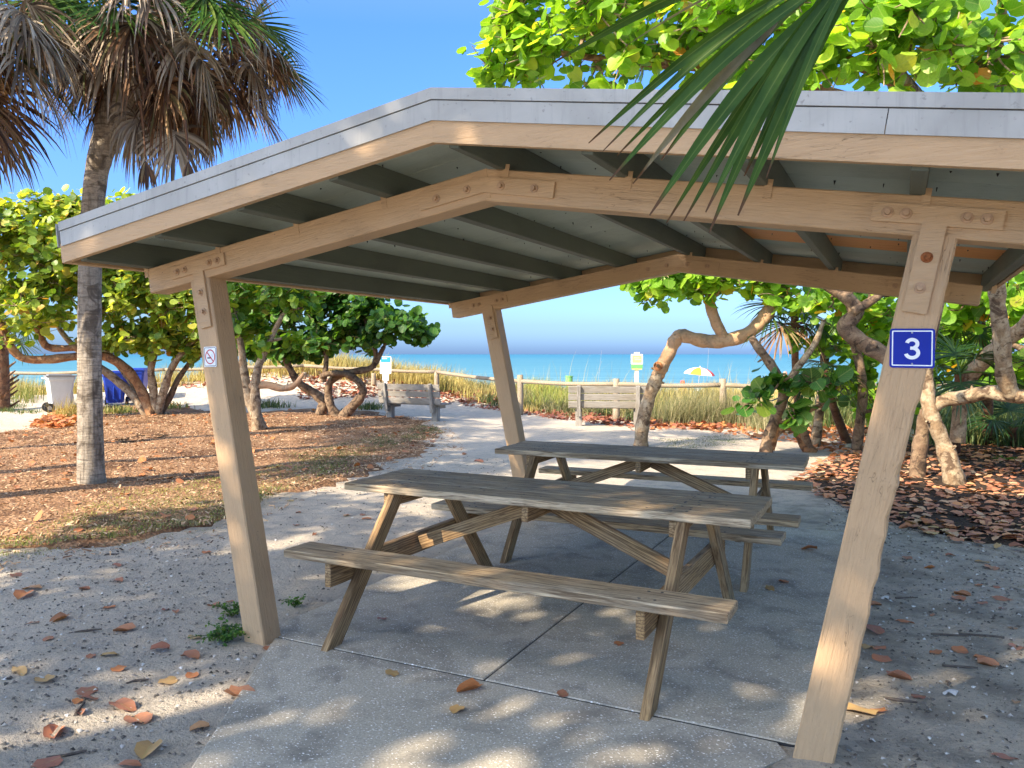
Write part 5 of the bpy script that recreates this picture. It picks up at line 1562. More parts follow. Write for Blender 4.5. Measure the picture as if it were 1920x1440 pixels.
palmetto("palmetto low in the thicket at the right edge, below the horizontal limb", (*(3.360, 13.084), 0), (3.269, 12.547, 0.377),
         [(AR+.2, 38, .3, .6, None), (AR-.3, 12, .3, .6, None), (AR+math.pi, 30, .3, .6, None), (AB, 45, .3, .6, None), (AR+1.3, 60, .3, .6, None)], M['frond_dark'], 54)

# the frond hanging into the picture from above, on a palm behind the viewpoint
fp = thing("fan_palm", (3.3, -4.6, 0), "green fan palm frond hanging down in front of the roof, stem out of view", "palm frond")
palm_trunk(fp, [(3.3,-4.6,-0.1), (3.28,-4.58,1.2), (3.2,-4.5,2.2), (3.1,-4.4,2.9)], [.17,.15,.14,.12], M['palm_bark'])
rg = np.random.default_rng(61)
for az, el in ((-0.4, 30), (0.6, 45), (-1.8, 25), (-2.8, 50), (1.3, 60)):
    add_frond(fp, np.array((3.1,-4.4,2.9)), az, R(el), 0.8, 0.8, M['frond_green'], 0.5, 0.5, rg, 36, 2.0, 0.04)
HU = np.array((1.635, -1.552, 2.345))
Vt, Ft = tube([(3.1,-4.4,2.9), (2.85,-3.9,2.95), (2.4,-3.0,2.75), tuple(HU)], [0.02, 0.016, 0.013, 0.011], 6, 0, False, 4)
link("petiole", MB().add(Vt, Ft).mesh("petiole", M['frond_green'], True), fp)
LFT = [((1.007, -1.682, 2.185), 40, 0), ((1.127, -1.777, 1.976), 34, 0), ((1.133, -1.706, 1.974), 36, 0), ((1.141, -1.634, 1.980), 34, 0), ((1.183, -1.815, 1.888), 46, 0), ((1.206, -1.735, 1.894), 38, 1),
       ((1.263, -1.818, 1.813), 50, 0), ((1.276, -1.743, 1.809), 40, 0), ((1.334, -1.848, 1.793), 48, 0), ((1.365, -1.775, 1.779), 44, 0), ((1.374, -1.850, 1.805), 44, 0), ((1.418, -1.781, 1.806), 46, 0), ((1.473, -1.819, 1.863), 26, 0), ((1.123, -1.564, 2.233), 16, 1), ((1.418, -1.713, 1.892), 40, 0), ((1.246, -1.668, 1.951), 40, 0)]
def m_blade(name, dry):
    m = Mat(name)
    tc = m.n("TexCoord"); sp = m.n("SeparateXYZ"); m.l(tc.outputs["UV"], sp.inputs[0])
    n1 = m.noise(m.coord("Object"), 16, 4, 0.6)
    u = sp.outputs[0]
    fib = m.n("TexWave", wave_type='BANDS', bands_direction='X')
    fib.inputs["Scale"].default_value = 5.5
    m.l(tc.outputs["UV"], fib.inputs["Vector"])
    if dry:
        col = m.mix(m.rng(n1, 0.3, 0.7), (0.33, 0.30, 0.24), (0.22, 0.17, 0.12))
    else:
        col = m.mix(m.rng(n1, 0.3, 0.7), (0.028, 0.075, 0.012), (0.06, 0.125, 0.018))
        col = m.mix(m.rng(m.math('ABSOLUTE', m.math('SUBTRACT', u, 0.5)), 0.0, 0.06, 0.6, 0.0), col, (0.20, 0.27, 0.07))
    col = m.mix(m.rng(fib.outputs["Fac"], 0.3, 0.9, 0, 0.35), col, (0.035, 0.075, 0.015))
    tip = m.rng(m.math('ADD', sp.outputs[1], m.math('MULTIPLY', n1, 0.05)), 0.955, 0.99)
    col = m.mix(tip, col, (0.10, 0.05, 0.025))
    tr = m.n("VectorMath", operation='MULTIPLY'); tr.inputs[1].default_value = (1.6, 1.5, 0.5); m.l(col, tr.inputs[0])
    return m.bsdf(col, 0.48, m.bump(fib.outputs["Fac"], 0.12, 0.002), 0.25, trans=tr.outputs[0], tfac=0.28)
M['blade'] = m_blade("green_palm_blade", False)
M['blade_dry'] = m_blade("dry_palm_blade", True)
for k, (tip, wpx, dry) in enumerate(LFT):
    a = HU+rg.normal(size=3)*0.012; b = np.array(tip)
    L = np.linalg.norm(b-a); d = (b-a)/L
    view = (a+b)/2-np.array(CAM); view /= np.linalg.norm(view)
    s0 = np.cross(d, view); s0 /= np.linalg.norm(s0)
    ang = rg.normal()*0.65
    s0 = s0*math.cos(ang)+view*math.sin(ang)
    w0 = wpx/1541*1.6*0.64
    seg = 14
    V, U, F_ = [], [], []
    for q in range(seg+1):
        u = q/seg
        p = a+(b-a)*u+np.array((0, 0, 0.045))*math.sin(math.pi*u)
        w_ = w0*(0.40+1.2*u if u < 0.5 else (1-((u-0.5)/0.5)**1.9)+0.04)
        if q == seg: w_ = w0*0.10
        up = np.cross(s0, d)
        V += [p-s0*w_*0.5-up*w_*0.22, p-s0*w_*0.25-up*w_*0.10, p, p+s0*w_*0.25-up*w_*0.10, p+s0*w_*0.5-up*w_*0.22]
        U += [(0, u), (0.25, u), (0.5, u), (0.75, u), (1, u)]
    for q in range(seg):
        for e in range(4):
            i = q*5+e
            F_ += [(i, i+1, i+6, i+5)]
    link("leaflet", fast_mesh("leaflet", V, F_, M['blade_dry' if dry else 'blade'], U, True), fp)

# ------------------------------------------------------------------ ground cover
def inside(poly, pts):
    poly = np.array(poly)[:, :2]
    x, y = pts[:, 0], pts[:, 1]
    r = np.zeros(len(pts), bool)
    n = len(poly)
    for i in range(n):
        x0, y0 = poly[i]; x1, y1 = poly[(i+1) % n]
        c = ((y0 > y) != (y1 > y)) & (x < (x1-x0)*(y-y0)/(y1-y0+1e-12)+x0)
        r ^= c
    return r
def sample(poly, n, rg, maxd=40):
    A = np.array(poly)[:, :2]
    lo, hi = A.min(0), A.max(0)
    out = np.zeros((0, 2))
    while len(out) < n:
        q = lo+(hi-lo)*rg.random((n*2, 2))
        out = np.concatenate((out, q[inside(poly, q)]))
    return out[:n]
def flat_rots(rg, n, tilt):
    out = np.empty((n, 3, 3))
    for i in range(n):
        out[i] = rot_from(np.array((0, 0, 1.0))+rg.normal(size=3)*tilt, rg.random()*6.28)
    return out
CHIP_V = np.array([(-0.5, -0.12, 0), (0.5, -0.08, 0), (0.45, 0.1, 0.05), (-0.48, 0.12, 0.02)])
CHIP_F = np.array([(0, 1, 2), (0, 2, 3)])
CHIP_U = np.array([(0, 0), (1, 0), (1, 1), (0, 1)])
def stuff(name, V, F_, mat, U, label=None):
    return tag(link(name, fast_mesh(name, V, F_, mat, U)), label, None, None, "stuff")
def not_slab(p):
    return ~((p[:, 0] > -1.45) & (p[:, 0] < 1.4) & (p[:, 1] > -0.1) & (p[:, 1] < 4.45))
# bark chips on the bed, thinning out over its edge
rg = np.random.default_rng(71)
p = sample(MULCH, 42000, rg)
d = (p-np.array(CAM)[:2])@np.array(FW)[:2]
p = p[(d < 21)]
e = sample([(-4.077, 0.080), (-3.562, 1.046), (-3.306, 1.807), (-3.932, 3.825), (-3.837, 5.677), (-4.629, 8.658), (-7.678, 13.137), (-5.613, 7.307), (-5.227, 4.430), (-4.380, 2.556), (-5.006, 0.902)], 1500, rg)
p = np.concatenate((p, e))
n = len(p)
Rm = flat_rots(rg, n, 0.30)*(0.028+0.055*rg.random(n)**2)[:, None, None]
zoff = np.where(inside(MULCH, p), 0.052, 0.012)
V, F_, U = scatter(CHIP_V, CHIP_F, CHIP_U, Rm, np.column_stack((p, gz(p[:, 0], p[:, 1])+zoff)))
stuff("bark_chips", V, F_, M['chips'], U)

def litter(name, poly, n, mat, size, rg, zo, tilt=0.28, tmpl=LEAF8):
    p = sample(poly, n, rg) if n else poly
    n = len(p)
    Vs, Fs, Us, o = [], [], [], 0
    for k in (0, 1):
        q = p[k::2]
        m = len(q)
        Rm = flat_rots(rg, m, tilt)*(size*(0.6+0.6*rg.random(m)))[:, None, None]
        Rm[:, :, 0] *= (0.75+0.25*rg.random(m))[:, None]
        V, F_, U = scatter(tmpl[k], *TM[k], Rm, np.column_stack((q, gz(q[:, 0], q[:, 1])+zo+0.03*rg.random(m)))) if False else scatter(tmpl[k][0], tmpl[k][1], tmpl[k][2], Rm, np.column_stack((q, gz(q[:, 0], q[:, 1])+zo+0.03*rg.random(m))))
        Vs.append(V); Fs.append(F_+o); Us.append(U); o += len(V)
    return stuff(name, np.concatenate(Vs), np.concatenate(Fs), mat, np.concatenate(Us))
DRY8 = [leaf_template(8, -0.06, 0.28, 15), leaf_template(8, 0.10, -0.18, 16, 1.1)]
rg = np.random.default_rng(72)
# leaves under the right-hand trees (behind the nearest ones, which are single)
LP = sample([tuple(q) for q in LITTER], 6200, rg)
dl = np.linalg.norm(LP-np.array(CAM)[:2], axis=1)
o_ = np.argsort(dl+rg.random(len(dl))*2.2)
inv = (LP-np.array(CAM)[:2]); lx = (inv@np.array(RT)[:2])/(inv@np.array(FW)[:2])*1541+872
seen_ = (lx > 1380) & (lx < 1915)
near_idx = [i for i in o_ if seen_[i]][:175]
mask = np.ones(len(LP), bool); mask[near_idx] = False
litter("leaf_litter", LP[mask], 0, M['leaf_litter'], 0.105, rg, 0.010, 0.15, DRY8)
litter("leaf_litter", [(-3.181, 12.845), (-3.255, 15.154), (-1.254, 14.975), (0.356, 15.832), (1.362, 16.367), (1.436, 11.884), (0.773, 9.822), (0.102, 12.100), (-0.877, 12.625), (-2.093, 13.688)], 700, M['leaf_orange'], 0.13, rg, 0.015, 0.3, DRY8)
# red litter along the fence
litter("red_leaf_litter", [(-13.654, 15.275), (-11.892, 16.480), (-9.613, 17.162), (-7.341, 16.219), (-5.180, 14.466), (-3.159, 13.532), (-1.901, 13.790), (-1.053, 15.082), (-0.581, 18.764), (-2.479, 22.615), (-5.187, 20.599), (-9.078, 21.667), (-12.034, 21.559), (-16.330, 18.525)], 7500, M['leaf_red'], 0.125, rg, 0.015, 0.32, DRY8)
litter("red_leaf_litter", [(-18.145, 14.881), (-16.449, 15.184), (-14.796, 16.663), (-16.330, 18.525), (-19.990, 16.578)], 260, M['leaf_red'], 0.12, rg, 0.02, 0.3, DRY8)
litter("scattered_leaves", MULCH, 420, M['leaf_orange'], 0.10, rg, 0.055, 0.3, DRY8)
litter("orange_leaf_pile", [(-14.737, 7.803), (-13.445, 7.385), (-13.912, 8.242), (-17.376, 10.881), (-18.235, 11.101), (-15.995, 9.059)], 420, M['leaf_orange'], 0.16, rg, 0.06, 0.4, DRY8)

# crumbs of shell and bark on the sand near the camera
CR_V = np.array([(-0.5, -0.3, 0), (0.5, -0.25, 0.1), (0.1, 0.5, 0.15), (0.0, 0.05, 0.45)])
CR_F = np.array([(0, 1, 3), (1, 2, 3), (2, 0, 3)])
CR_U = np.array([(0, 0), (1, 0), (0.5, 1), (0.5, 0.5)])
rg = np.random.default_rng(73)
p = np.concatenate((sample([(-1.360, -1.580), (-4.472, 0.562), (-3.495, 1.939), (-1.363, 0.163), (-0.535, -1.141)], 5600, rg), sample([(1.253, -0.190), (1.322, 1.903), (0.804, 7.638), (2.601, 4.729), (2.199, 0.313)], 8000, rg), sample([(-3.495, 1.939), (-4.822, 6.986), (-3.146, 7.877), (-1.606, 4.032), (-1.369, 0.260)], 2600, rg)))
p = p[not_slab(p)]
n = len(p)
Rm = flat_rots(rg, n, 0.3)*(0.004+0.026*rg.random(n)**4)[:, None, None]
V, F_, U = scatter(CR_V, CR_F, CR_U, Rm, np.column_stack((p, gz(p[:, 0], p[:, 1]))))
stuff("shell_and_bark_crumbs", V, F_, M['crumbs'], U)

# single fallen leaves
DRY = []
for k in range(7):
    v, f, u = leaf_template(12, (-0.06, 0.10, -0.03, 0.06, -0.08, 0.03, 0.12)[k], (0.32, -0.22, 0.12, 0.25, 0.18, -0.16, 0.5)[k], 30+k, (1.1, 1.0, 1.25, 0.95, 1.3, 1.05, 1.2)[k])
    rr = random.Random(80+k)
    v = v.copy(); v[1:, 2] += np.array([rr.uniform(-.09, .09) for _ in range(len(v)-1)])
    v[:, 0] *= (0.78, 0.82, 0.62, 0.85, 0.55, 0.8, 0.7)[k]
    v[:, 1] -= 0.45
    stalk = np.array([(-0.015, v[1, 1], v[1, 2]), (0.015, v[1, 1], v[1, 2]), (0.03, v[1, 1]-0.22, v[1, 2]+0.05)])
    f = np.concatenate((f, [[len(v), len(v)+1, len(v)+2]])); u = np.concatenate((u, [(0.5, 0), (0.5, 0), (0.5, 0)]))
    v = np.concatenate((v, stalk))
    v[:, 2] -= np.percentile(v[:, 2], 12)
    DRY.append((v, f, u))
_dm = {}
def dry_leaf(kind, x, y, z, size, label, group, rg, k=None, rot=None):
    k = int(rg.integers(0, 7)) if k is None else k
    mat = {'r': M['leaf_dead'], 'o': M['leaf_orange'], 'y': M['leaf_yellow'], 'l': M['leaf_litter']}[kind]
    if (kind, k) not in _dm:
        _dm[kind, k] = fast_mesh("fallen_leaf", *DRY[k][:2], mat, DRY[k][2], True)
    r3 = rot_from(np.array((0, 0, 1.0))+rg.normal(size=3)*0.09, rg.random()*6.28 if rot is None else rot)*size*0.9*np.array((1, 1, 0.75))
    o = link("fallen_leaf", _dm[kind, k], None, Matrix([[*r3[0], x], [*r3[1], y], [*r3[2], z+0.004], [0, 0, 0, 1]]))
    return tag(o, label, "leaf", group)
rg = np.random.default_rng(74)
POOL = []
def to_view(x, y):
    d = Vector((x, y, 0))-Vector((CAM.x, CAM.y, 0))
    return d.dot(RT)/d.dot(FW), d.dot(FW)
LEFT_MARKS = [("the green weed", (-1.561, -0.019)), ("the big orange leaf at left", (-3.257, -0.054)), ("the large tan leaf at bottom left", (-0.921, -1.095)), ("the folded rust leaf", (-1.179, -0.927)), ("the twisted leaf on the slab edge", (-0.988, -0.541)), ("the near bench's left end", (-2.633, 2.164)), ("the stick below the mulch", (-2.330, -0.312)), ("the palm tree's foot", (-6.219, 3.665))]
RIGHT_MARKS = [("the white broken shell", (1.886, 0.988)), ("the pale oval shell", (1.593, 2.513)), ("the right post's foot", (1.393, 0.064)), ("the dark curved stick", (1.923, 1.911)), ("the corner of the leaf bed", (1.717, 4.478))]
def label_pool(marks):
    """each leaf by its nearest landmark, the side it lies on and its rank there"""
    cell = {}
    for o, x, y, word in POOL:
        dm = [(math.hypot(x-m[1][0], y-m[1][1]), m) for m in marks]
        dist, m = min(dm, key=lambda q: q[0])
        u, d = to_view(x, y); um, dm_ = to_view(*m[1])
        du, dd = (u-um)*d, d-dm_
        side = ("right of" if du > 0 else "left of") if abs(du) > abs(dd) else ("behind" if dd > 0 else "in front of")
        cell.setdefault((word, side, m[0]), []).append((dist, o))
    for (word, side, mk), L in cell.items():
        for r_, (dist, o) in enumerate(sorted(L, key=lambda q: q[0])):
            o["label"] = (("%s %s leaf on sand %s %s" % (("nearest", "second nearest", "third nearest", "fourth nearest", "fifth nearest", "sixth nearest", "seventh nearest", "eighth nearest")[r_], word, side, mk)) if len(L) > 1 else ("only %s leaf on sand close %s %s" % (word, side, mk) if side in ("behind", "in front of") else "only %s leaf on sand just %s %s" % (word, side, mk)))
    POOL.clear()
CN = {'r': "rust red", 'o': "orange", 'y': "pale tan"}
SP = {}
# leaves that stand out by their place or shape
for (gx, gy, kind, size, k, label) in [
    (-0.061, -0.007, 'o',.13,6,"orange curled leaf where the slab joints meet"), (-0.012, -0.242, 'y',.085,3,"small tan leaf on the front strip of slab, below the joint crossing"), (-0.482, -0.033, 'y',.085,1,"tan leaf just in front of the slab's cross joint, left of the long joint"),
    (-0.988, -0.541, 'r',.155,6,"large twisted rust leaf lying across the left edge of the slab"), (-1.267, -0.019, 'r',.085,1,"rust leaf at the corner of slab by the left front post"), (-1.734, -0.082, 'y',.10,1,"tan curled leaf beside the green weed"),
    (-0.921, -1.095, 'y',.135,0,"large pale tan leaf at the bottom left of the sand"), (-1.179, -0.927, 'r',.15,3,"broad rust leaf folded in two on the sand, left of the slab edge"), (-1.360, -0.874, 'r',.15,2,"long flat rust leaf on the sand left of the folded one"),
    (0.358, 0.872, 'o',.07,1,"small orange leaf on the slab left of the near table's right leg"), (-0.977, 0.614, 'r',.09,4,"narrow rust leaf on slab below the near bench's left end"), (0.333, 0.123, 'r',.065,3,"small rust leaf on the slab right of the joint crossing"),
    (1.050, 3.616, 'o',.14,0,"tan and orange leaf on the slab beside the right front post"), (0.917, 2.340, 'y',.10,4,"yellow leaf on the slab behind the near bench's right end"), (0.981, 2.544, 'o',.08,3,"orange leaf on slab right of the yellow one"),
    (1.530, 0.621, 'y',.17,4,"long tan leaf at the foot of the right front post"), (1.549, 1.782, 'r',.16,2,"long rust leaf right of the right front post"), (-3.257, -0.054, 'o',.15,0,"large orange leaf near the left edge of the sand"), (-3.359, 0.051, 'r',.14,2,"dark leaf touching the large orange leaf at left"),
    (-1.356, -1.199, 'o',.12,6,"orange folded leaf near the bottom left corner"), (-1.161, -1.360, 'r',.13,1,"rust leaf cut by the bottom edge at left")]:
    g_ = (gx, gy)
    on = -1.33 < g_[0] < 1.28 and g_[1] > -1.2 and not (g_[1] < 0.1 and g_[0] < -1.33+(0.1-g_[1])*0.55)
    dry_leaf(kind, g_[0], g_[1], 0.012 if on else gz1(*g_), size, label, None, rg, k)
for (gx, gy, kind, size) in [(-2.607, 0.066, 'o',.09), (-3.167, 1.413, 'o',.10), (-2.188, -0.155, 'r',.12), (-2.062, 0.392, 'r',.09), (-1.745, -0.300, 'r',.11), (-1.540, -0.311, 'r',.12), (-1.902, -0.512, 'y',.09), (-2.087, -0.864, 'y',.12), (-1.882, -0.872, 'y',.11), (-1.704, -0.599, 'o',.09), (-1.393, -0.576, 'y',.12), (-1.342, -0.475, 'o',.08),
    (-1.595, -0.870, 'r',.12), (-1.508, -0.908, 'r',.09), (-1.531, -0.958, 'o',.06), (-1.435, -1.017, 'r',.06), (-0.879, -0.864, 'r',.09), (-0.900, -1.221, 'r',.09), (-2.732, -0.340, 'r',.07), (-2.665, -0.218, 'r',.12), (-2.366, -0.513, 'r',.08), (-3.781, 0.237, 'r',.10), (-3.337, 0.717, 'r',.08), (-3.003, 0.454, 'r',.09), (-3.015, 0.208, 'r',.07), (-2.189, 0.205, 'r',.06), (-2.287, 0.212, 'r',.06), (-1.961, -0.561, 'r',.06), (-2.036, 0.493, 'r',.06),
    (-3.977, 2.329, 'o',.10), (-3.192, 2.529, 'r',.08), (-2.974, 3.005, 'r',.09), (-2.870, 3.119, 'r',.08), (-2.723, 2.996, 'o',.09), (-2.802, 2.307, 'r',.06), (-2.947, 1.735, 'r',.07), (-3.495, 2.935, 'r',.06), (-3.628, 7.080, 'o',.16), (-4.204, 7.676, 'r',.10), (-4.786, 5.843, 'r',.12), (-4.685, 5.226, 'o',.10), (-3.607, 5.054, 'r',.08), (-4.001, 3.420, 'y',.09)]:
    g_ = (gx, gy)
    POOL.append((dry_leaf(kind, g_[0], g_[1], gz1(*g_), size, None, 'fallen leaves on the left sand', rg), g_[0], g_[1], {'r': 'rust', 'o': 'orange', 'y': 'tan'}[kind]))
label_pool(LEFT_MARKS)
for (gx, gy, kind, size) in [(1.867, 3.485, 'o',.08), (2.258, 3.676, 'r',.13), (2.220, 3.828, 'y',.09), (2.017, 2.884, 'r',.10), (2.003, 2.731, 'o',.10), (2.233, 2.840, 'r',.11), (2.226, 2.613, 'r',.06), (2.140, 3.161, 'o',.06), (2.245, 3.144, 'r',.05), (1.689, 2.054, 'o',.10), (1.535, 2.306, 'r',.11), (1.569, 1.516, 'o',.09), (1.597, 1.349, 'o',.11), (1.518, 1.507, 'y',.09), (1.659, 1.129, 'r',.11), (1.746, 0.894, 'r',.07),
    (1.952, 1.649, 'o',.10), (1.840, 1.546, 'o',.08), (2.041, 1.568, 'o',.09), (2.054, 1.494, 'r',.10), (2.213, 1.814, 'r',.09), (1.600, 0.658, 'o',.08), (2.024, 0.376, 'r',.10), (2.131, 1.002, 'r',.06), (1.714, 3.666, 'r',.09), (2.121, 2.679, 'r',.08), (2.002, 3.911, 'r',.07), (2.238, 2.178, 'r',.06), (1.849, 2.295, 'r',.06)]:
    g_ = (gx, gy)
    POOL.append((dry_leaf(kind, g_[0], g_[1], gz1(*g_), size, None, 'fallen leaves on the right sand', rg), g_[0], g_[1], {'r': 'rust', 'o': 'orange', 'y': 'tan'}[kind]))
label_pool(RIGHT_MARKS)
for j, i in enumerate(near_idx):
    x, y = LP[i]
    kind = 'lrlolrly'[j % 8] if j % 3 else 'l'
    nm = {'l': "brown dry leaf in the leaf bed under the right-hand trees", 'r': "rust red dry leaf in the leaf bed under the right-hand trees", 'o': "orange dry leaf in the leaf bed under the right-hand trees", 'y': "pale tan dry leaf in the leaf bed under the right-hand trees"}[kind]
    dry_leaf(kind, x, y, gz1(x, y)+0.016+0.015*rg.random(), 0.085+0.05*rg.random(), nm, {'l': "brown leaves in the leaf bed", 'r': "rust leaves in the leaf bed", 'o': "orange leaves in the leaf bed", 'y': "tan leaves in the leaf bed"}[kind], rg)

# shells and sticks
for (gx, gy, s_, lab) in ((1.886, 0.988, .035,"white broken shell on the sand at lower right"), (1.593, 2.513, .030,"pale oval shell on the sand right of the right post")):
    g_ = (gx, gy)
    mb = MB(); n = 12
    mb.v.append((0, -0.6, 0.0))
    for q in range(n+1):
        a = R(-10+200*q/n); r_ = 1+0.06*(q % 2)
        mb.v.append((r_*math.cos(a)*1.25, r_*math.sin(a)*0.9-0.1, 0.05))
    for q in range(n+1):
        a = R(-10+200*q/n); mb.v.append((0.6*math.cos(a)*1.25, 0.55*math.sin(a)-0.15, 0.45))
    for q in range(n):
        mb.f += [(1+q, 2+q, n+3+q, n+2+q), (0, n+2+q, n+3+q)]
    o = link("sea_shell", mb.mesh("sea_shell", M['shell'], True), None, Matrix.Translation((g_[0], g_[1], gz1(*g_)+0.006)) @ Matrix.Rotation(rg.random()*6, 4, 'Z') @ Matrix.Scale(s_, 4))
    tag(o, lab, "shell")
for k, (gx, gy, L, a, lab) in enumerate([(-2.330, -0.312, .17,.5,"dark stick on the left sand below the mulch"), (-1.510, -0.652, .10,.5,"short dark stick on the left sand between tan leaves"), (-1.459, -0.999, .12,1.7,"stick lying under the rust leaf pair at left"), (-1.169, -1.275, .14,.4,"dark stick near the bottom left corner"), (1.923, 1.911, .20,-.2,"dark curved stick on the right sand"),
    (2.069, 1.960, .22,-.3,"longer dark stick right of the curved one"), (1.937, 1.376, .16,-.2,"stick below the orange leaves on the right sand"), (1.871, 1.132, .05,1.2,"black twig stub beside the white shell"), (-3.665, 0.934, .10,.2,"dark stick near the mulch edge"), (1.682, 0.814, .13,-.4,"thin stick at the foot of the right post"), (1.710, 2.614, .15,.1,"thin dark stick behind the pale shell")]):
    g_ = (gx, gy); z = gz1(*g_)+0.006
    d = np.array(RT)*math.cos(a)+np.array(FW)*math.sin(a)
    c = np.array((g_[0], g_[1], z))
    pts_ = [c-d*L/2, c+rg.normal(size=3)*0.008*np.array((1, 1, 0)), c+d*L/2]
    V, F_ = tube([tuple(q-c) for q in pts_], [0.006, 0.007, 0.004], 6, 0.15, True, 3)
    tag(link("stick", MB().add(V, F_).mesh("stick", M['twig']), None, Matrix.Translation(c)), lab, "stick", "sticks on the sand")

# ------------------------------------------------------------------ grasses
def blades(p, zb, h, w, rg, lean=0.35, seg=3, wind=(0.15, 0.1)):
    n = len(p)
    az = rg.random(n)*6.283
    ln = np.abs(rg.normal(0.15, lean, n))
    H = h*(0.55+0.6*rg.random(n))
    dx, dy = np.cos(az)*ln+wind[0]*rg.random(n), np.sin(az)*ln+wind[1]*rg.random(n)
    fx = rg.random(n)*6.283
    V = np.empty((n, 2*seg+1, 3)); U = np.empty((n, 2*seg+1, 2))
    for k in range(seg+1):
        u = k/seg
        cx = p[:, 0]+dx*H*u*u; cy = p[:, 1]+dy*H*u*u; cz = zb+H*(u-0.28*ln*u*u)
        ww = w*(1-u**1.5)
        if k < seg:
            for s_, j in ((-1, 2*k), (1, 2*k+1)):
                V[:, j, 0] = cx+s_*ww*np.cos(fx)/2; V[:, j, 1] = cy+s_*ww*np.sin(fx)/2; V[:, j, 2] = cz
                U[:, j] = ((s_+1)/2, u)
        else:
            V[:, 2*seg, 0], V[:, 2*seg, 1], V[:, 2*seg, 2] = cx, cy, cz
            U[:, 2*seg] = (0.5, 1)
    f = []
    for k in range(seg-1):
        a = 2*k
        f += [(a, a+1, a+3), (a, a+3, a+2)]
    f.append((2*seg-2, 2*seg-1, 2*seg))
    f = np.array(f)
    F_ = (f[None]+(np.arange(n)*(2*seg+1))[:, None, None]).reshape(-1, 3)
    return V.reshape(-1, 3), F_, U.reshape(-1, 2)
def clumps(name, poly, nclump, per, rad, h, w, mat, seed, lean=0.4, hvar=0.3):
    rg = np.random.default_rng(seed)
    c = sample(poly, nclump, rg)
    p = np.repeat(c, per, 0)+rg.normal(size=(nclump*per, 2))*rad
    hh2 = np.repeat(h*(1-hvar+2*hvar*rg.random(nclump)), per)
    V, F_, U = blades(p, gz(p[:, 0], p[:, 1])-0.012+np.where(inside(MULCH, p), 0.05, 0.0), hh2, w, rg, lean)
    return stuff(name, V, F_, mat, U)
# in front of the fence
clumps("dune_grass", [(-11.877, 20.178), (-9.847, 19.295), (-7.275, 16.932), (-5.645, 15.675), (-3.746, 15.576), (-2.356, 15.968), (-1.618, 17.248), (-2.394, 22.085), (-5.556, 21.887), (-9.591, 22.859), (-14.019, 23.895)], 300, 46, 0.15, 0.46, 0.016, M['grass_olive'], 81, 1.0, 0.5)
clumps("dune_grass", [(-10.866, 18.753), (-7.112, 16.563), (-3.659, 15.275), (-1.565, 16.913), (-2.086, 20.164), (-4.790, 19.217), (-12.703, 21.989)], 110, 40, 0.16, 0.36, 0.022, M['grass_dark'], 182, 0.9, 0.5)
clumps("dune_grass", [(-7.211, 16.965), (-5.772, 16.003), (-6.812, 18.914), (-8.874, 20.762)], 30, 60, 0.12, 0.5, 0.016, M['grass_lime'], 181, 0.6, 0.4)
clumps("dune_grass", [(-16.231, 17.862), (-13.400, 18.685), (-11.722, 20.261), (-13.839, 23.991), (-20.213, 22.578)], 190, 42, 0.2, 0.55, 0.02, M['grass_olive'], 82, 0.6, 0.5)
clumps("dune_grass", [(-22.742, 9.177), (-20.293, 11.743), (-24.741, 14.800), (-30.282, 13.046)], 60, 40, 0.2, 0.55, 0.02, M['grass_green'], 83, 0.5)
clumps("dune_grass", [(-19.234, 9.675), (-18.256, 10.195), (-19.791, 11.238), (-20.843, 10.678)], 16, 40, 0.15, 0.14, 0.02, M['grass_dark'], 84, 0.6)
# tall oats and gold grass beyond the fence
clumps("golden_dune_grass", [(-27.524, 10.099), (-15.304, 17.279), (-10.373, 18.882), (-11.926, 23.380), (-34.827, 13.463)], 900, 36, 0.22, 0.66, 0.022, M['grass_gold'], 85, 0.35)
clumps("golden_dune_grass", [(-9.849, 17.915), (-6.838, 16.459), (-3.952, 16.295), (-0.867, 17.029), (4.713, 21.470), (5.673, 29.343), (-12.137, 22.135)], 420, 30, 0.2, 0.44, 0.018, M['grass_gold'], 86, 0.35)
clumps("sea_oats", [(-8.827, 16.646), (-2.116, 16.592), (-0.471, 17.693), (-0.956, 22.419), (-10.874, 20.541)], 46, 6, 0.15, 1.15, 0.012, M['grass_gold'], 87, 0.2)
clumps("dry_bushes", [(-2.873, 14.603), (-1.293, 15.217), (-1.427, 16.052), (-3.075, 15.402)], 56, 50, 0.16, 0.80, 0.010, M['grass_olive'], 88, 0.9)
# right-hand undergrowth
clumps("undergrowth_grass", [(-0.701, 12.718), (-0.046, 15.618), (1.762, 15.874), (4.162, 16.243), (4.715, 20.617), (-1.761, 18.136)], 130, 44, 0.16, 0.5, 0.016, M['grass_olive'], 89, 0.6)
clumps("undergrowth_strap_leaves", [(1.984, 12.352), (3.745, 12.939), (4.381, 17.973), (2.067, 16.742)], 90, 34, 0.14, 0.62, 0.020, M['grass_dark'], 90, 0.6)
clumps("undergrowth_strap_leaves", [(0.219, 14.918), (4.267, 17.071), (4.988, 22.777), (-0.190, 20.023)], 150, 30, 0.2, 1.0, 0.022, M['grass_dark'], 91, 0.6)
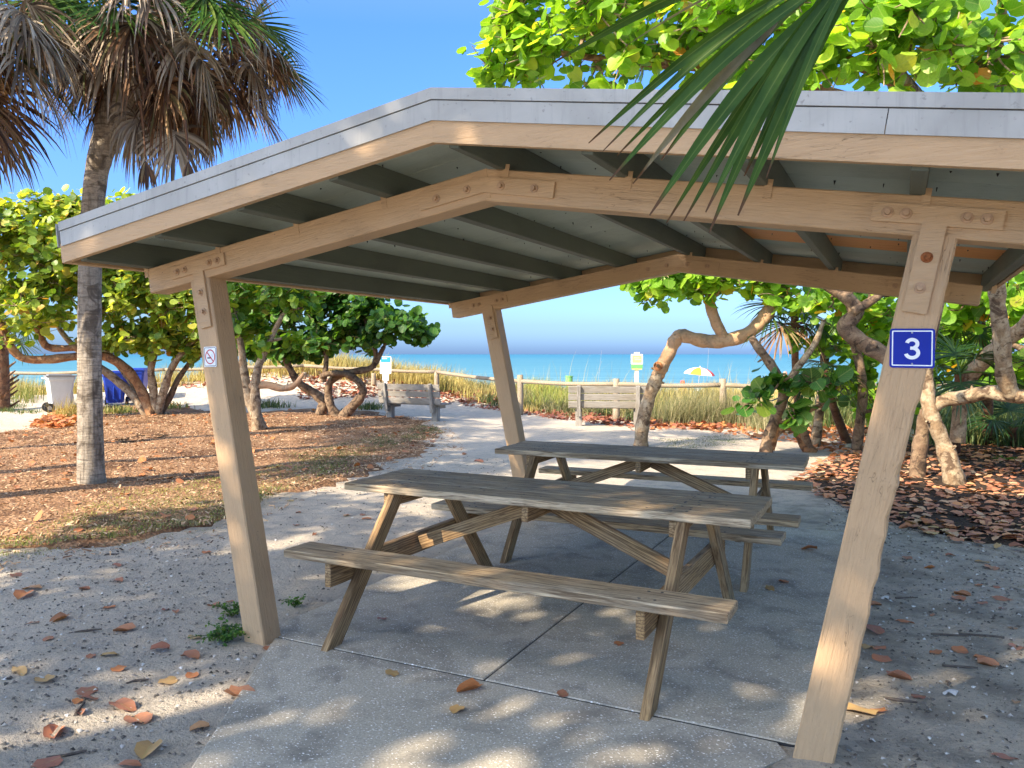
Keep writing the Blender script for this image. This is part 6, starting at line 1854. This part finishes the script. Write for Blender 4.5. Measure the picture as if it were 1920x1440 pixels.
# thin grass on the mulch edge
clumps("sparse_turf", [(-4.411, 0.318), (-4.082, 1.217), (-3.831, 2.216), (-4.526, 3.907), (-4.705, 5.486), (-5.862, 6.293), (-5.690, 4.184), (-5.980, 2.931), (-4.880, 1.202), (-5.010, 0.680)], 300, 26, 0.12, 0.034, 0.008, M['grass_lime'], 92, 1.1)
clumps("sparse_turf", [(-4.411, 0.318), (-4.017, 1.166), (-3.763, 2.146), (-4.407, 3.768), (-4.647, 4.739), (-4.858, 3.333), (-5.073, 2.187), (-4.599, 1.007)], 260, 24, 0.12, 0.034, 0.008, M['grass_olive'], 192, 1.1)
clumps("sparse_turf", [(-4.879, 4.615), (-5.241, 6.763), (-6.127, 10.406), (-7.425, 11.990), (-6.658, 8.504), (-6.358, 6.169)], 300, 24, 0.10, 0.040, 0.008, M['grass_dark'], 93, 0.9)
clumps("sparse_turf", [(-1.714, 9.381), (-0.694, 11.483), (-1.143, 13.058), (-2.230, 11.685)], 160, 24, 0.10, 0.035, 0.008, M['grass_dark'], 94, 0.9)
# single tufts
def tuft(label, base, n, r, h, w, mat, seed, name="grass_tuft", lean=0.6):
    rg = np.random.default_rng(seed)
    q = rg.normal(size=(n, 2))*r
    V, F_, U = blades(q, np.full(n, -0.02), h, w, rg, lean)
    o = link(name, fast_mesh(name, V, F_, mat, U), None, Matrix.Translation((base[0], base[1], gz1(*base[:2])+0.03)))
    return tag(o, label, "grass tuft")
tuft("pale feathery grass tuft in front of the grey bin", (-15.576, 9.282), 260, 0.16, 0.62, 0.012, M['grass_gold'], 101)
tuft("low yellow-green plant at the foot of blue bin, right of palm trunk", (-16.228, 11.274), 240, 0.34, 0.26, 0.03, M['grass_green'], 102)
tuft("low green tuft right of the branching stems", (-15.726, 12.436), 140, 0.22, 0.24, 0.03, M['grass_green'], 103)
tuft("green tuft at the foot of the dark twisted trunk", (-10.987, 14.957), 140, 0.20, 0.26, 0.03, M['grass_dark'], 104)
tuft("small green tuft behind the pale two-stemmed trunk", (-13.640, 14.018), 140, 0.25, 0.28, 0.03, M['grass_dark'], 105)
# weeds by the left front post
def weed(label, base, n, r, seed):
    rg = np.random.default_rng(seed)
    t = thing("weed", (base[0], base[1], gz1(*base)), label, "weed")
    mb = MB(); Rl, Ll = [], []
    for k in range(n):
        a = rg.random()*6.28; L = r*(0.3+0.7*rg.random())
        tip = np.array((math.cos(a)*L, math.sin(a)*L, 0.02+0.05*rg.random()))
        V, F_ = tube([(0, 0, 0), tip*0.5+np.array((0, 0, 0.02)), tip], [0.0025, 0.002, 0.001], 4, 0, False, 3)
        mb.add(V, F_)
        for u in np.linspace(0.25, 1, 9):
            for _ in range(2):
                Rl.append(rot_from(np.array((0, 0, 1.0))+rg.normal(size=3)*0.5, rg.random()*6.28)*(0.013+0.012*rg.random())*np.array((0.6, 1, 1)))
                Ll.append(tip*u+np.array((0, 0, 0.02*math.sin(3.14*u)))+rg.normal(size=3)*0.006)
    link("stems", mb.mesh("stems", M['grass_dark']), t, WM[t])["kind"] = "stuff"
    tv, tf, tu = LEAF8[0]
    V, F_, U = scatter(tv, tf, tu, np.array(Rl), np.array(Ll))
    link("leaves", fast_mesh("leaves", V, F_, M['leaf_dark'], U), t, WM[t])["kind"] = "stuff"
weed("small green weed spreading on sand in front of the left front post", (-1.561, -0.019), 30, 0.20, 111)
weed("sprig of green weed left of the left front post, farther back", (-1.836, 0.312), 14, 0.13, 112)
weed("tiny green weed at the slab edge right of the left front post", (-1.584, 0.574), 8, 0.07, 113)
weed("green seedling in the leaf bed at the right edge", (2.984, 10.999), 22, 0.30, 114)
